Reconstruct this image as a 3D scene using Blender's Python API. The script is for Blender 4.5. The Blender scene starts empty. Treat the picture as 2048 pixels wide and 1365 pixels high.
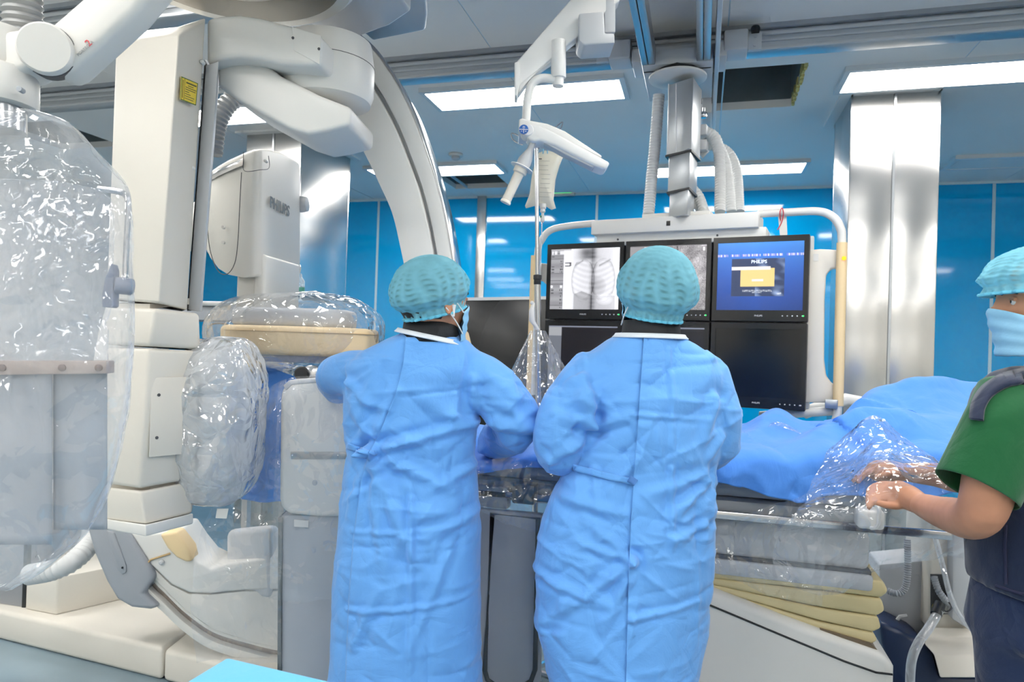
import bpy, bmesh, math, random
import numpy as np
from mathutils import Vector, Matrix, noise
from mathutils.bvhtree import BVHTree
random.seed(7)
scene = bpy.context.scene
COL = scene.collection
PI = math.pi

# ------------------------------------------------------------------ camera
FPX = 1367.0
yaw, pit, rol = math.radians(15.5), math.radians(0.49), math.radians(-1.83)
fw = Vector((-math.sin(yaw)*math.cos(pit), math.cos(yaw)*math.cos(pit), math.sin(pit)))
rt0 = Vector((math.cos(yaw), math.sin(yaw), 0)); dn0 = fw.cross(rt0)
RT = rt0*math.cos(rol) + dn0*math.sin(rol); DN = -rt0*math.sin(rol) + dn0*math.cos(rol); FW = fw
EYE = Vector((0, 0, 1.42)); UP = Vector((0, 0, 1))
cam = bpy.data.cameras.new('camera'); camo = bpy.data.objects.new('camera', cam); COL.objects.link(camo)
cam.sensor_width = 36.0; cam.lens = FPX/2048*36.0; cam.clip_start = 0.05; cam.clip_end = 60
m3 = Matrix((RT, -DN, -FW)).transposed()
camo.matrix_world = Matrix.Translation(EYE) @ m3.to_4x4()
cam.dof.use_dof = True; cam.dof.focus_distance = 1.95; cam.dof.aperture_fstop = 5.6
scene.camera = camo
# ------------------------------------------------------------------ world and exposure
w = bpy.data.worlds.new('world'); scene.world = w; w.use_nodes = True
w.node_tree.nodes['Background'].inputs[0].default_value = (0, 0, 0, 1)
w.node_tree.nodes['Background'].inputs[1].default_value = 0.0   # closed room: its lamps are the only light
scene.view_settings.view_transform = 'Standard'; scene.view_settings.look = 'None'
scene.view_settings.gamma = 1.0; scene.view_settings.use_curve_mapping = False
scene.view_settings.exposure = 0.22
LAMP = 21.0          # strength of the ceiling light panels
cy_ = scene.cycles
cy_.transparent_max_bounces = 12; cy_.max_bounces = 6; cy_.diffuse_bounces = 3; cy_.glossy_bounces = 3; cy_.transmission_bounces = 4
cy_.caustics_reflective = False; cy_.caustics_refractive = False; cy_.use_denoising = True; cy_.use_adaptive_sampling = True; cy_.adaptive_threshold = .1; cy_.adaptive_min_samples = 14; cy_.sample_clamp_indirect = 6

# ------------------------------------------------------------------ helpers
def ray(px, py): return RT*((px-1024)/FPX) + DN*((py-682.5)/FPX) + FW
def P(px, py, d): return EYE + ray(px, py)*d
def Pz(px, py, z):
    v = ray(px, py); return EYE + v*((z-EYE.z)/v.z)
def PY(px, py, y):
    v = ray(px, py); return EYE + v*(y/v.y)
def C(r, g, b):
    return tuple(((c/255)/12.92 if c/255 <= .04045 else ((c/255+.055)/1.055)**2.4) for c in (r, g, b)) + (1,)
class Fr:
    """vertical working plane through a picture point; u runs right, v up, n away from the viewer"""
    def __init__(s, px, py, d, deg=0, tilt=0):
        s.o = P(px, py, d); a = -yaw*0 + math.radians(deg) + math.radians(15.5)
        s.u = Vector((math.cos(a), math.sin(a), 0)); s.n = Vector((-math.sin(a), math.cos(a), 0)); s.v = UP.copy()
        if tilt:
            q = Matrix.Rotation(math.radians(tilt), 3, s.n); s.u = q @ s.u; s.v = q @ s.v
    def __call__(s, px, py, n=0.0):
        r_ = ray(px, py); t = ((s.o - EYE).dot(s.n) + n)/r_.dot(s.n); return EYE + r_*t
    def w(s, u, v, n=0.0): return s.o + s.u*u + s.v*v + s.n*n
    def uv(s, p): q = p - s.o; return q.dot(s.u), q.dot(s.v), q.dot(s.n)

MATS = {}
def mat(name, col, rough=.4, metal=0, vary=0, vscale=8, bump=0, bscale=40, spec=.5, coat=0, sheen=0, trans=0, alpha=1, emit=None, estr=0):
    if name in MATS: return MATS[name]
    m = bpy.data.materials.new(name); m.use_nodes = True; nt = m.node_tree; b = nt.nodes['Principled BSDF']
    b.inputs['Base Color'].default_value = col; b.inputs['Roughness'].default_value = rough
    b.inputs['Metallic'].default_value = metal; b.inputs['Specular IOR Level'].default_value = spec
    b.inputs['Coat Weight'].default_value = coat; b.inputs['Coat Roughness'].default_value = .08
    b.inputs['Sheen Weight'].default_value = sheen; b.inputs['Transmission Weight'].default_value = trans
    b.inputs['Alpha'].default_value = alpha
    if emit: b.inputs['Emission Color'].default_value = emit; b.inputs['Emission Strength'].default_value = estr
    tc = nt.nodes.new('ShaderNodeTexCoord')
    if vary:
        n = nt.nodes.new('ShaderNodeTexNoise'); n.inputs['Scale'].default_value = vscale; n.inputs['Detail'].default_value = 5
        r = nt.nodes.new('ShaderNodeValToRGB'); c0 = [c*(1-vary) for c in col[:3]]+[1]; c1 = [min(1, c*(1+vary)) for c in col[:3]]+[1]
        r.color_ramp.elements[0].position = .3; r.color_ramp.elements[1].position = .7
        r.color_ramp.elements[0].color = c0; r.color_ramp.elements[1].color = c1
        nt.links.new(tc.outputs['Object'], n.inputs['Vector']); nt.links.new(n.outputs['Fac'], r.inputs[0]); nt.links.new(r.outputs[0], b.inputs['Base Color'])
    if bump:
        n2 = nt.nodes.new('ShaderNodeTexNoise'); n2.inputs['Scale'].default_value = bscale; n2.inputs['Detail'].default_value = 3
        bp = nt.nodes.new('ShaderNodeBump'); bp.inputs['Strength'].default_value = bump; bp.inputs['Distance'].default_value = .004
        nt.links.new(tc.outputs['Object'], n2.inputs['Vector']); nt.links.new(n2.outputs['Fac'], bp.inputs['Height']); nt.links.new(bp.outputs[0], b.inputs['Normal'])
    MATS[name] = m; return m
def nodes(m): return m.node_tree, m.node_tree.nodes['Principled BSDF']

class MB:
    """collects geometry in world coordinates and turns it into one mesh object"""
    def __init__(s): s.v = []; s.f = []; s.mi = []
    def add(s, vs, fs, mi=0):
        k = len(s.v); s.v += [Vector(p) for p in vs]; s.f += [tuple(i+k for i in f) for f in fs]; s.mi += [mi]*len(fs); return s
    def hexa(s, b, t):       # two rings of the same length, bottom and top
        n = len(b); return s.add(list(b)+list(t), [tuple(range(n-1, -1, -1)), tuple(range(n, 2*n))]+[(i, (i+1) % n, n+(i+1) % n, n+i) for i in range(n)])
    def box(s, c, sx, sy, sz, u=None, v=None, n=None):
        u = u or Vector((1, 0, 0)); n = n or Vector((0, 1, 0)); v = v or UP; c = Vector(c)
        q = [c+u*a*sx/2+n*b*sy/2 for a, b in ((-1, -1), (1, -1), (1, 1), (-1, 1))]
        return s.hexa([p-v*sz/2 for p in q], [p+v*sz/2 for p in q])
    def aabb(s, x0, x1, y0, y1, z0, z1): return s.box(((x0+x1)/2, (y0+y1)/2, (z0+z1)/2), abs(x1-x0), abs(y1-y0), abs(z1-z0))
    def prism(s, pts, ext):   # planar outline pushed along ext
        pts = [Vector(p) for p in pts]; return s.hexa(pts, [p+ext for p in pts])
    def cols(s, cs): return s.hexa([P(x, b, d) for x, d, t, b in cs], [P(x, t, d) for x, d, t, b in cs])
    def plan(s, cs, z0, z1):
        q = [P(x, 690, d) for x, d in cs]; return s.hexa([Vector((p.x, p.y, z0)) for p in q], [Vector((p.x, p.y, z1)) for p in q])
    def rings(s, rs, cap=True, closed=True, loop=False):
        n = len(rs[0]); k = len(s.v); vs = [p for r in rs for p in r]; fs = []
        R_ = len(rs)
        for i in range(R_ if loop else R_-1):
            a, b = i*n, ((i+1) % R_)*n
            for j in range(n if closed else n-1): fs.append((a+j, a+(j+1) % n, b+(j+1) % n, b+j))
        if cap and not loop and closed: fs += [tuple(range(n-1, -1, -1)), tuple((R_-1)*n+j for j in range(n))]
        return s.add(vs, fs)
    def tube(s, pts, r, seg=10, cap=True, flat=1.0, loop=False, up=None):
        pts = [Vector(p) for p in pts]; n = len(pts); rs = []
        t0 = (pts[1]-pts[0]).normalized(); ref = up or (UP if abs(t0.z) < .9 else Vector((1, 0, 0)))
        a = (ref - t0*ref.dot(t0)).normalized()
        for i, p in enumerate(pts):
            if loop: t = (pts[(i+1) % n]-pts[i-1]).normalized()
            else: t = (pts[min(i+1, n-1)]-pts[max(i-1, 0)]).normalized()
            a = (a - t*a.dot(t)).normalized(); b = t.cross(a); rr = r[i] if isinstance(r, (list, tuple)) else r
            rs.append([p + a*math.cos(2*PI*j/seg)*rr*flat + b*math.sin(2*PI*j/seg)*rr for j in range(seg)])
        return s.rings(rs, cap=cap, loop=loop)
    def lathe(s, c, axis, prof, seg=24):   # prof: list of (radius, distance along axis)
        axis = Vector(axis).normalized(); c = Vector(c); ref = UP if abs(axis.z) < .9 else Vector((1, 0, 0))
        a = (ref-axis*ref.dot(axis)).normalized(); b = axis.cross(a)
        return s.rings([[c+axis*h+(a*math.cos(2*PI*j/seg)+b*math.sin(2*PI*j/seg))*max(r, 1e-4) for j in range(seg)] for r, h in prof])
    def grid(s, fn, nu, nv, mi=0):
        vs = [fn(i/(nu-1), j/(nv-1)) for j in range(nv) for i in range(nu)]
        return s.add(vs, [(j*nu+i, j*nu+i+1, (j+1)*nu+i+1, (j+1)*nu+i) for j in range(nv-1) for i in range(nu-1)], mi)
    def obj(s, name, m, parent=None, bev=0, seg=2, ang=40, smooth=True, mods=None, kind=None, label=None):
        c = sum(s.v, Vector())/len(s.v) if parent is not None else Vector(((min(p.x for p in s.v)+max(p.x for p in s.v))/2, (min(p.y for p in s.v)+max(p.y for p in s.v))/2, min(p.z for p in s.v)))
        me = bpy.data.meshes.new(name); me.from_pydata([p-c for p in s.v], [], s.f)
        for mm in (m if isinstance(m, (list, tuple)) else [m]): me.materials.append(mm)
        if len(set(s.mi)) > 1: me.polygons.foreach_set('material_index', s.mi)
        bm = bmesh.new(); bm.from_mesh(me); bmesh.ops.recalc_face_normals(bm, faces=bm.faces)
        if bev:
            es = [e for e in bm.edges if len(e.link_faces) == 2 and e.calc_face_angle(0) > math.radians(28)]
            bmesh.ops.bevel(bm, geom=es, offset=bev, segments=seg, profile=.5, affect='EDGES', clamp_overlap=True)
        bm.to_mesh(me); bm.free()
        if smooth:
            me.polygons.foreach_set('use_smooth', [True]*len(me.polygons)); me.set_sharp_from_angle(angle=math.radians(ang))
        o = bpy.data.objects.new(name, me); COL.objects.link(o)
        put(o, c, parent)
        for f in (mods or []): f(o)
        if kind: o['kind'] = kind
        if label: o['label'] = label
        return o
def put(o, c, parent):
    o.location = c
    if parent is not None:
        o.parent = parent
        t = Vector(); q = parent
        while q is not None: t += q.location; q = q.parent
        o.location = Vector(c) - t
def thing(name, loc, label, cat, group=None):
    o = bpy.data.objects.new(name, None); COL.objects.link(o); o.location = loc; o.empty_display_size = .1
    o['label'] = label; o['category'] = cat
    if group: o['group'] = group
    return o
def tag(o, label, cat, group=None, kind=None):
    o['label'] = label; o['category'] = cat
    if group: o['group'] = group
    if kind: o['kind'] = kind
    return o
def struct(o): o['kind'] = 'structure'; return o
def solid(t, off=0):
    def f(o): m = o.modifiers.new('solid', 'SOLIDIFY'); m.thickness = t; m.offset = off
    return f
def subd(n):
    def f(o): m = o.modifiers.new('sub', 'SUBSURF'); m.levels = n; m.render_levels = n
    return f
def spline(pts, n=8, loop=False):
    pts = [Vector(p) for p in pts]; out = []; k = len(pts)
    for i in range(k if loop else k-1):
        p0, p1, p2, p3 = (pts[(i-1) % k], pts[i], pts[(i+1) % k], pts[(i+2) % k]) if loop else (pts[max(i-1, 0)], pts[i], pts[i+1], pts[min(i+2, k-1)])
        for j in range(n):
            t = j/n; out.append(.5*((2*p1)+(p2-p0)*t+(2*p0-5*p1+4*p2-p3)*t*t+(3*p1-p0-3*p2+p3)*t**3))
    if not loop: out.append(pts[-1])
    return out
def hose(pts, r, pitch=.012, depth=.12):
    pts = spline(pts, 24); L = [0]
    for a, b in zip(pts, pts[1:]): L.append(L[-1]+(b-a).length)
    n = max(8, int(L[-1]/pitch*4)); out = []; rr = []; k = 0
    for i in range(n+1):
        s_ = L[-1]*i/n
        while k < len(L)-2 and L[k+1] < s_: k += 1
        f = (s_-L[k])/max(1e-6, L[k+1]-L[k]); out.append(pts[k].lerp(pts[k+1], min(1, f)))
        rr.append(r*(1-depth*(.0, .5, 1, .5)[i % 4]))
    return out, rr
def rrect(x0, y0, x1, y1, r, n=5):
    r = min(r, abs(x1-x0)/2-1e-4, abs(y1-y0)/2-1e-4); out = []
    for cx, cy, a in ((x1-r, y1-r, 0), (x0+r, y1-r, 90), (x0+r, y0+r, 180), (x1-r, y0+r, 270)):
        for i in range(n+1):
            t = math.radians(a+90*i/n); out.append((cx+r*math.cos(t), cy+r*math.sin(t)))
    return out
def text(name, body, o, u, v, size, m, parent, depth=.0006, bold=False, align='LEFT'):
    cu = bpy.data.curves.new(name, 'FONT'); cu.body = body; cu.size = size; cu.extrude = depth; cu.align_x = align; cu.resolution_u = 3
    if bold: cu.offset = size*.018
    t = bpy.data.objects.new(name, cu); COL.objects.link(t)
    dg = bpy.context.evaluated_depsgraph_get(); me = bpy.data.meshes.new_from_object(t.evaluated_get(dg)); bpy.data.objects.remove(t)
    n = u.cross(v); mw = Matrix((u, v, n)).transposed()
    me.transform(mw.to_4x4()); me.materials.clear(); me.materials.append(m)
    ob = bpy.data.objects.new(name, me); COL.objects.link(ob); put(ob, o, parent); return ob

# ------------------------------------------------------------------ materials
white = mat('white_enamel', C(226, 225, 221), .38, vary=.02, vscale=3)
white2 = mat('warm_white_enamel', C(222, 217, 207), .4, vary=.02, vscale=3)
greyw = mat('grey_enamel', C(196, 199, 203), .4, vary=.02, vscale=3)
grey = mat('mid_grey_enamel', C(160, 165, 172), .4, vary=.03, vscale=4)
alu = mat('brushed_aluminium', C(190, 194, 198), .33, metal=.85)
chrome = mat('chrome', C(205, 205, 208), .16, metal=1)
dark = mat('dark_plastic', C(38, 40, 43), .4)
black = mat('black_gloss', C(14, 15, 17), .18)
seam = mat('dark_seam', C(70, 72, 76), .6)
beige = mat('beige_foam', C(238, 212, 166), .5, vary=.03, vscale=5)
hosew = mat('ribbed_white_hose', C(212, 214, 214), .4)
hoseg = mat('ribbed_grey_hose', C(150, 152, 152), .4)
ledw = mat('lamp_diffuser', C(255, 255, 255), .5, emit=(1, .97, .925, 1), estr=LAMP)
# ------------------------------------------------------------------ room
ceil_m = mat('ceiling_panel_paint', C(242, 241, 239), .5, vary=.015, vscale=2)
wall_m = mat('blue_glass_panel', C(0, 172, 240), .06, spec=.6)
pale_m = mat('pale_wall_panel', C(236, 231, 222), .4)
seam_w = mat('white_joint', C(205, 232, 246), .4)
steel_m = mat('brushed_steel', C(206, 205, 203), .27, metal=1)
nt, b = nodes(steel_m)      # long soft waves and vertical brush grain, so reflections smear
tc = nt.nodes.new('ShaderNodeTexCoord'); mp = nt.nodes.new('ShaderNodeMapping'); mp.inputs['Scale'].default_value = (1.0, 1.0, 3.4)
nz = nt.nodes.new('ShaderNodeTexNoise'); nz.inputs['Scale'].default_value = 1.0; nz.inputs['Detail'].default_value = 0
bp = nt.nodes.new('ShaderNodeBump'); bp.inputs['Strength'].default_value = .35; bp.inputs['Distance'].default_value = .05
nt.links.new(tc.outputs['Object'], mp.inputs[0]); nt.links.new(mp.outputs[0], nz.inputs['Vector']); nt.links.new(nz.outputs['Fac'], bp.inputs['Height']); nt.links.new(bp.outputs[0], b.inputs['Normal'])
floor_m = mat('blue_vinyl', C(128, 148, 160), .22, vary=.06, vscale=3)
X0, X1, Y0, Y1, ZC = -6.2, 5.2, -3.6, 6.85, 3.0
fl = struct(MB().aabb(X0-.1, X1+.1, Y0-.1, Y1+.1, -.1, 0).obj('floor', floor_m))
# ceiling: a dark void above, painted panels below with open joints, holes left for the open hatches
cl = struct(MB().aabb(X0-.1, X1+.1, Y0-.1, Y1+.1, 3.5, 3.56).obj('ceiling', mat('void_grey', C(120, 126, 130), .8)))
HOLES = [(-.12, .5, 3.95, 4.62), (-2.44, -1.86, 5.98, 6.49), (-5.35, -4.72, 3.97, 4.62)]
px_ = [X0, -4.72, -3.52, -2.32, -1.12, .08, 1.28, 2.48, 3.68, X1]
py_ = [Y0, -1.9, 1.1, 4.1-.45, Y1]
for i in range(len(px_)-1):
    for j in range(len(py_)-1):
        a0, a1, c0, c1 = px_[i]+.003, px_[i+1]-.003, py_[j]+.003, py_[j+1]-.003
        hs = [h for h in HOLES if h[0] < a1 and h[1] > a0 and h[2] < c1 and h[3] > c0]
        xs = sorted({a0, a1, *[min(max(q, a0), a1) for h in hs for q in h[:2]]}); ys = sorted({c0, c1, *[min(max(q, c0), c1) for h in hs for q in h[2:]]})
        mb = MB()
        for p_, q_ in zip(xs, xs[1:]):
            for r_, s_ in zip(ys, ys[1:]):
                if any(h[0] < (p_+q_)/2 < h[1] and h[2] < (r_+s_)/2 < h[3] for h in hs): continue
                mb.aabb(p_, q_, r_, s_, ZC, ZC+.05)
        if mb.v: mb.obj('ceiling_panel', ceil_m, cl, smooth=False)
for x in px_[1:-1]: MB().aabb(x-.0035, x+.0035, Y0, Y1, ZC+.003, ZC+.03).obj('joint_strip', seam_w, cl, smooth=False)
for y in py_[1:-1]: MB().aabb(X0, X1, y-.0035, y+.0035, ZC+.003, ZC+.03).obj('joint_strip', seam_w, cl, smooth=False)
galv = mat('galvanised_duct', C(120, 130, 134), .5, metal=.3, vary=.12, vscale=5)
foam = mat('torn_insulation', C(205, 190, 120), .9, vary=.3, vscale=40)
for k, h in enumerate(HOLES):     # duct linings above the open hatches
    mb = MB(); z0, z1 = ZC+.05, 3.45
    mb.aabb(h[0]-.01, h[0], h[2], h[3], z0, z1).aabb(h[1], h[1]+.01, h[2], h[3], z0, z1).aabb(h[0], h[1], h[2]-.01, h[2], z0, z1).aabb(h[0], h[1], h[3], h[3]+.01, z0, z1)
    if k != 0: mb.aabb(h[0], h[1], h[2], h[3], z1-.01, z1)
    mb.obj('duct_lining', galv, cl, smooth=False)
for t in range(26):               # ragged yellow insulation along one hatch edge
    y = 3.96+t*.025
    MB().box((.505+random.uniform(-.006, .006), y, ZC+.02), .016, .03, .045+random.uniform(0, .02)).obj('insulation_tuft', foam, cl, smooth=False)
# wall of blue glass panels
wb = struct(MB().aabb(X0-.1, X1+.1, Y1+.03, Y1+.13, 0, 3.5).obj('wall_back', seam_w))
seams = [X0]+[-4.78]+[PY(x, y, Y1).x for x, y in ((758, 400), (965, 400), (1194, 410))]
st = seams[-1]-seams[-2]
while seams[-1]+1.28 < X1: seams.append(seams[-1]+1.28)
q = PY(1988, 400, Y1).x; i = min(range(len(seams)), key=lambda k: abs(seams[k]-q)); seams[i] = q
seams.append(X1)
for a, b_ in zip(seams, seams[1:]):
    MB().aabb(a+.012, b_-.012, Y1, Y1+.028, .1, ZC).obj('wall_panel', wall_m, wb, bev=.002, seg=1)
for a in seams[1:-1]: MB().aabb(a-.0125, a+.0125, Y1-.002, Y1+.031, .1, ZC).obj('joint_strip', seam_w, wb, smooth=False)
MB().aabb(X0, X1, Y1-.012, Y1+.03, ZC-.02, ZC).obj('cornice_strip', seam_w, wb, smooth=False)
MB().aabb(seams[3]-.05, seams[3]+.05, Y1-.02, Y1+.01, 0, ZC).obj('steel_strip', steel_m, wb, bev=.004)
struct(MB().aabb(X0-.1, X0, Y0-.1, Y1, 0, 3.5).obj('wall_left', pale_m)); struct(MB().aabb(X1, X1+.1, Y0-.1, Y1, 0, 3.5).obj('wall_right', pale_m))
struct(MB().aabb(X0-.1, X1+.1, Y0-.1, Y0, 0, 3.5).obj('wall_front', pale_m))
# steel clad pillars
def pillar(x0, x1, y0, y1, label):
    t = thing('steel_pillar', ((x0+x1)/2, (y0+y1)/2, 0), label, 'pillar')
    xm = (x0+x1)/2; g = .003
    MB().aabb(x0+.02, x1-.02, y0+.02, y1-.02, 0, 3.05).obj('core', seam, t)
    for a, b_ in ((x0, xm-g), (xm+g, x1)):
        MB().aabb(a, b_, y0, y0+.02, 0, ZC).obj('cladding_sheet', steel_m, t, bev=.008)
        MB().aabb(a, b_, y1-.02, y1, 0, ZC).obj('cladding_sheet', steel_m, t, bev=.008)
    MB().aabb(x0, x0+.02, y0+.015, y1-.015, 0, ZC).obj('cladding_sheet', steel_m, t, bev=.008); MB().aabb(x1-.02, x1, y0+.015, y1-.015, 0, ZC).obj('cladding_sheet', steel_m, t, bev=.008)
    MB().box((xm, y0-.001, 1.5), .012, .006, 3.0).obj('joint_bead', alu, t)
    mb = MB(); e = .06
    for q_ in ((x0-e, x0+.01, y0-e, y1+e), (x1-.01, x1+e, y0-e, y1+e), (x0, x1, y0-e, y0+.01), (x0, x1, y1-.01, y1+e)): mb.aabb(*q_, ZC-.015, ZC+.004)
    mb.obj('ceiling_collar', ceil_m, t, smooth=False)
    return t
pillar(.82, 1.30, 4.46, 4.98, 'brushed steel clad pillar beside the monitor bank')
pillar(-3.42, -2.94, 4.50, 5.25, 'brushed steel clad pillar behind the white detector housing')
# ceiling light panels
unlit_m = mat('unlit_diffuser', C(235, 236, 236), .18)
frame_m = mat('lamp_frame', C(222, 228, 232), .4)
def lamp(x, y, label, grp=None, off='', lit=True):
    t = thing('ceiling_light'+off, (x+.6, y+.15, ZC-.03), label, 'light', grp); e = .03
    mb = MB()
    mb.aabb(x-e, x+1.2+e, y-e, y, ZC-.028, ZC+.01).aabb(x-e, x+1.2+e, y+.3, y+.3+e, ZC-.028, ZC+.01).aabb(x-e, x, y, y+.3, ZC-.028, ZC+.01).aabb(x+1.2, x+1.2+e, y, y+.3, ZC-.028, ZC+.01)
    mb.obj('frame', frame_m, t, smooth=False)
    MB().aabb(x, x+1.2, y, y+.3, ZC-.024, ZC-.008).obj('diffuser'+off, ledw if lit else unlit_m, t, smooth=False)   # flush inside its frame
lamp(-1.70, 3.92, 'bright ceiling light panel behind the exam lamp arm')
lamp(.74, 4.06, 'bright ceiling light panel in front of the pillar beside the monitors')
lamp(-4.02, 3.92, 'ceiling light panel seen under the curved arm, left pillar below it')
lamp(-2.95, 5.56, 'ceiling light panel next to the smoke detector')
lamp(-.43, 5.90, 'ceiling light panel behind the grey ribbed hoses')
lamp(1.87, 5.98, 'switched off ceiling light panel near the blue wall, beyond the pillar beside the monitors', lit=False)
for y in (2.0, .2, -1.6, -3.2):
    for x in (-5.2, -2.6, 0.0, 2.6): lamp(x+(.3 if y == .2 else 0), y, 'ceiling light panel behind the viewer', 'ceiling light panels behind the viewer', '_offscreen')
# smoke detector, exit sign
c = Pz(912, 308, ZC); t = thing('smoke_detector', c, 'round white smoke detector on the ceiling', 'detector')
MB().lathe(c, (0, 0, -1), [(.055, -.002), (.06, .01), (.055, .022), (.0001, .022)]).obj('base', white, t); MB().lathe(c, (0, 0, -1), [(.035, .02), (.037, .04), (.02, .052), (.0001, .054)]).obj('sensor_head', greyw, t)
c = PY(1115, 377, Y1-.03); t = thing('exit_sign', c, 'small green lit sign at the top of the blue wall', 'sign')
MB().box(c, .36, .05, .16).obj('housing', white, t, bev=.006); MB().box(c-Vector((0, .027, 0)), .3, .006, .11).obj('green_face', mat('sign_green', C(60, 190, 110), .4, emit=C(70, 220, 120), estr=1.2), t)
# ceiling rails that carry the monitor boom and the lateral arm
def rail(y, z, x0, x1, label):
    t = thing('ceiling_rail', ((x0+x1)/2, y, z-.1), label, 'rail')
    MB().aabb(x0, x1, y-.05, y+.05, z-.1, z).obj('rail_body', alu, t, bev=.006)
    for k, (dz, hh) in enumerate(((.012, .02), (.05, .012), (.085, .016))):
        MB().aabb(x0, x1, y-.058, y-.045, z-dz-hh, z-dz).obj('rail_lip', greyw, t, bev=.003)
    MB().aabb(x0, x1, y-.07, y+.07, z-.001, z+.02).obj('mounting_strip', grey, t, smooth=False)
    return t
rail(3.50, ZC-.02, -5.6, 4.8, 'long aluminium ceiling rail crossing in front of the ceiling lights')
rail(2.62, ZC-.02, -5.6, 4.8, 'aluminium ceiling rail above the lateral arm carriage')
# ------------------------------------------------------------------ plastic film
def film(name, haze=.16, gloss=.5, tint=(.98, .985, 1, 1), bs=.65, vz=.5):
    m = bpy.data.materials.new(name); m.use_nodes = True; nt = m.node_tree; nt.nodes.clear()
    N = nt.nodes.new; out = N('ShaderNodeOutputMaterial'); tr = N('ShaderNodeBsdfTransparent'); tr.inputs[0].default_value = tint
    df = N('ShaderNodeBsdfDiffuse'); df.inputs[0].default_value = (.9, .93, .97, 1); tl = N('ShaderNodeBsdfTranslucent'); tl.inputs[0].default_value = (.9, .93, .97, 1)
    gl = N('ShaderNodeBsdfGlossy'); gl.inputs['Roughness'].default_value = .06; gl.inputs[0].default_value = (1, 1, 1, 1)
    a = N('ShaderNodeMixShader'); a.inputs[0].default_value = .5; b = N('ShaderNodeMixShader'); b.inputs[0].default_value = haze; c = N('ShaderNodeMixShader')
    fr = N('ShaderNodeLayerWeight'); fr.inputs[0].default_value = .5; pw = N('ShaderNodeMath'); pw.operation = 'POWER'; pw.inputs[1].default_value = 4; hz = N('ShaderNodeMath'); hz.operation = 'MULTIPLY_ADD'; hz.inputs[1].default_value = haze*1.6; hz.inputs[2].default_value = haze*.55; hz.use_clamp = True
    mu = N('ShaderNodeMath'); mu.operation = 'MULTIPLY_ADD'; mu.inputs[1].default_value = .9; mu.inputs[2].default_value = .13*gloss+.012; mu.use_clamp = True
    tc = N('ShaderNodeTexCoord'); n1 = N('ShaderNodeTexNoise'); n1.inputs['Scale'].default_value = 5; n1.inputs['Detail'].default_value = 2
    wp = N('ShaderNodeMixRGB'); wp.blend_type = 'ADD'; wp.inputs[0].default_value = .22
    mp = N('ShaderNodeMapping'); mp.inputs['Scale'].default_value = (1, 1, vz)
    vo = N('ShaderNodeTexVoronoi'); vo.feature = 'F1'; vo.distance = 'MANHATTAN'; vo.inputs['Scale'].default_value = 8
    v2 = N('ShaderNodeTexVoronoi'); v2.feature = 'DISTANCE_TO_EDGE'; v2.inputs['Scale'].default_value = 20
    ad = N('ShaderNodeMath'); ad.operation = 'MULTIPLY_ADD'; ad.inputs[1].default_value = .4
    bp = N('ShaderNodeBump'); bp.inputs['Strength'].default_value = bs; bp.inputs['Distance'].default_value = .035
    L = nt.links.new
    L(tc.outputs['Object'], n1.inputs['Vector']); L(tc.outputs['Object'], mp.inputs[0]); L(mp.outputs[0], wp.inputs[1]); L(n1.outputs['Color'], wp.inputs[2]); L(wp.outputs[0], vo.inputs['Vector']); L(wp.outputs[0], v2.inputs['Vector']); L(v2.outputs['Distance'], ad.inputs[0]); L(vo.outputs['Distance'], ad.inputs[2]); L(ad.outputs[0], bp.inputs['Height'])
    for q in (gl, fr, df): L(bp.outputs[0], q.inputs['Normal'])
    L(df.outputs[0], a.inputs[1]); L(tl.outputs[0], a.inputs[2]); L(tr.outputs[0], b.inputs[1]); L(a.outputs[0], b.inputs[2]); L(fr.outputs['Facing'], pw.inputs[0]); L(pw.outputs[0], mu.inputs[0]); L(fr.outputs['Facing'], hz.inputs[0]); L(hz.outputs[0], b.inputs[0]); L(mu.outputs[0], c.inputs[0]); L(b.outputs[0], c.inputs[1]); L(gl.outputs[0], c.inputs[2]); L(c.outputs[0], out.inputs[0])
    return m
film_m = film('clear_plastic_film', .10); film_h = film('hazy_plastic_film', .72, .9, bs=.7, vz=1); film_d = film('dense_plastic_film', .55, .6)
def nvec(p): return Vector((noise.noise(p), noise.noise(p+Vector((37.2, 11.7, 5.3))), noise.noise(p+Vector((-19.4, 53.1, 71.9)))))
def crumple(p, amp, sc=1.0, seed=0.0):
    """facets and sharp ridges, as in crushed film"""
    q = p*sc + Vector((seed, seed*1.7, seed*.3)); r = nvec(q*5)*.7
    q2 = q + nvec(q*4)*.06
    for k, (f, a) in enumerate(((7, 1.0), (17, .5))):
        d_, pt = noise.voronoi(q2*f + Vector((k*9.1, 0, 0))); e = d_[1]-d_[0]
        r += noise.cell_vector(pt[0]*3.1).normalized()*a*(.75-min(1, d_[0])) + Vector((0, -.4, .2))*a*(.25-min(.5, e))
    return r*amp
def sheet(name, corners, nu, nv, m, parent=None, amp=.012, bulge=0, seed=0, thick=.0006, amp2=0, sc2=.4, sc=1.0):
    """a film or cloth stretched over a coarse net of points (rows of equal length), subdivided and crumpled"""
    rows = [spline(r, max(1, nu//(len(r)-1))) for r in corners]; cols_ = [spline([r[i] for r in rows], max(1, nv//(len(rows)-1))) for i in range(len(rows[0]))]
    nn, mm = len(cols_), len(cols_[0]); mb = MB(); vs = []
    for j in range(mm):
        for i in range(nn):
            p = cols_[i][j]; vs.append(p + crumple(p, amp, sc, seed) + (crumple(p, amp2, sc2, seed+7) if amp2 else Vector()))
    mb.add(vs, [(j*nn+i, j*nn+i+1, (j+1)*nn+i+1, (j+1)*nn+i) for j in range(mm-1) for i in range(nn-1)])
    return mb.obj(name, m, parent, ang=60, mods=[solid(thick)] if thick else None)
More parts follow.
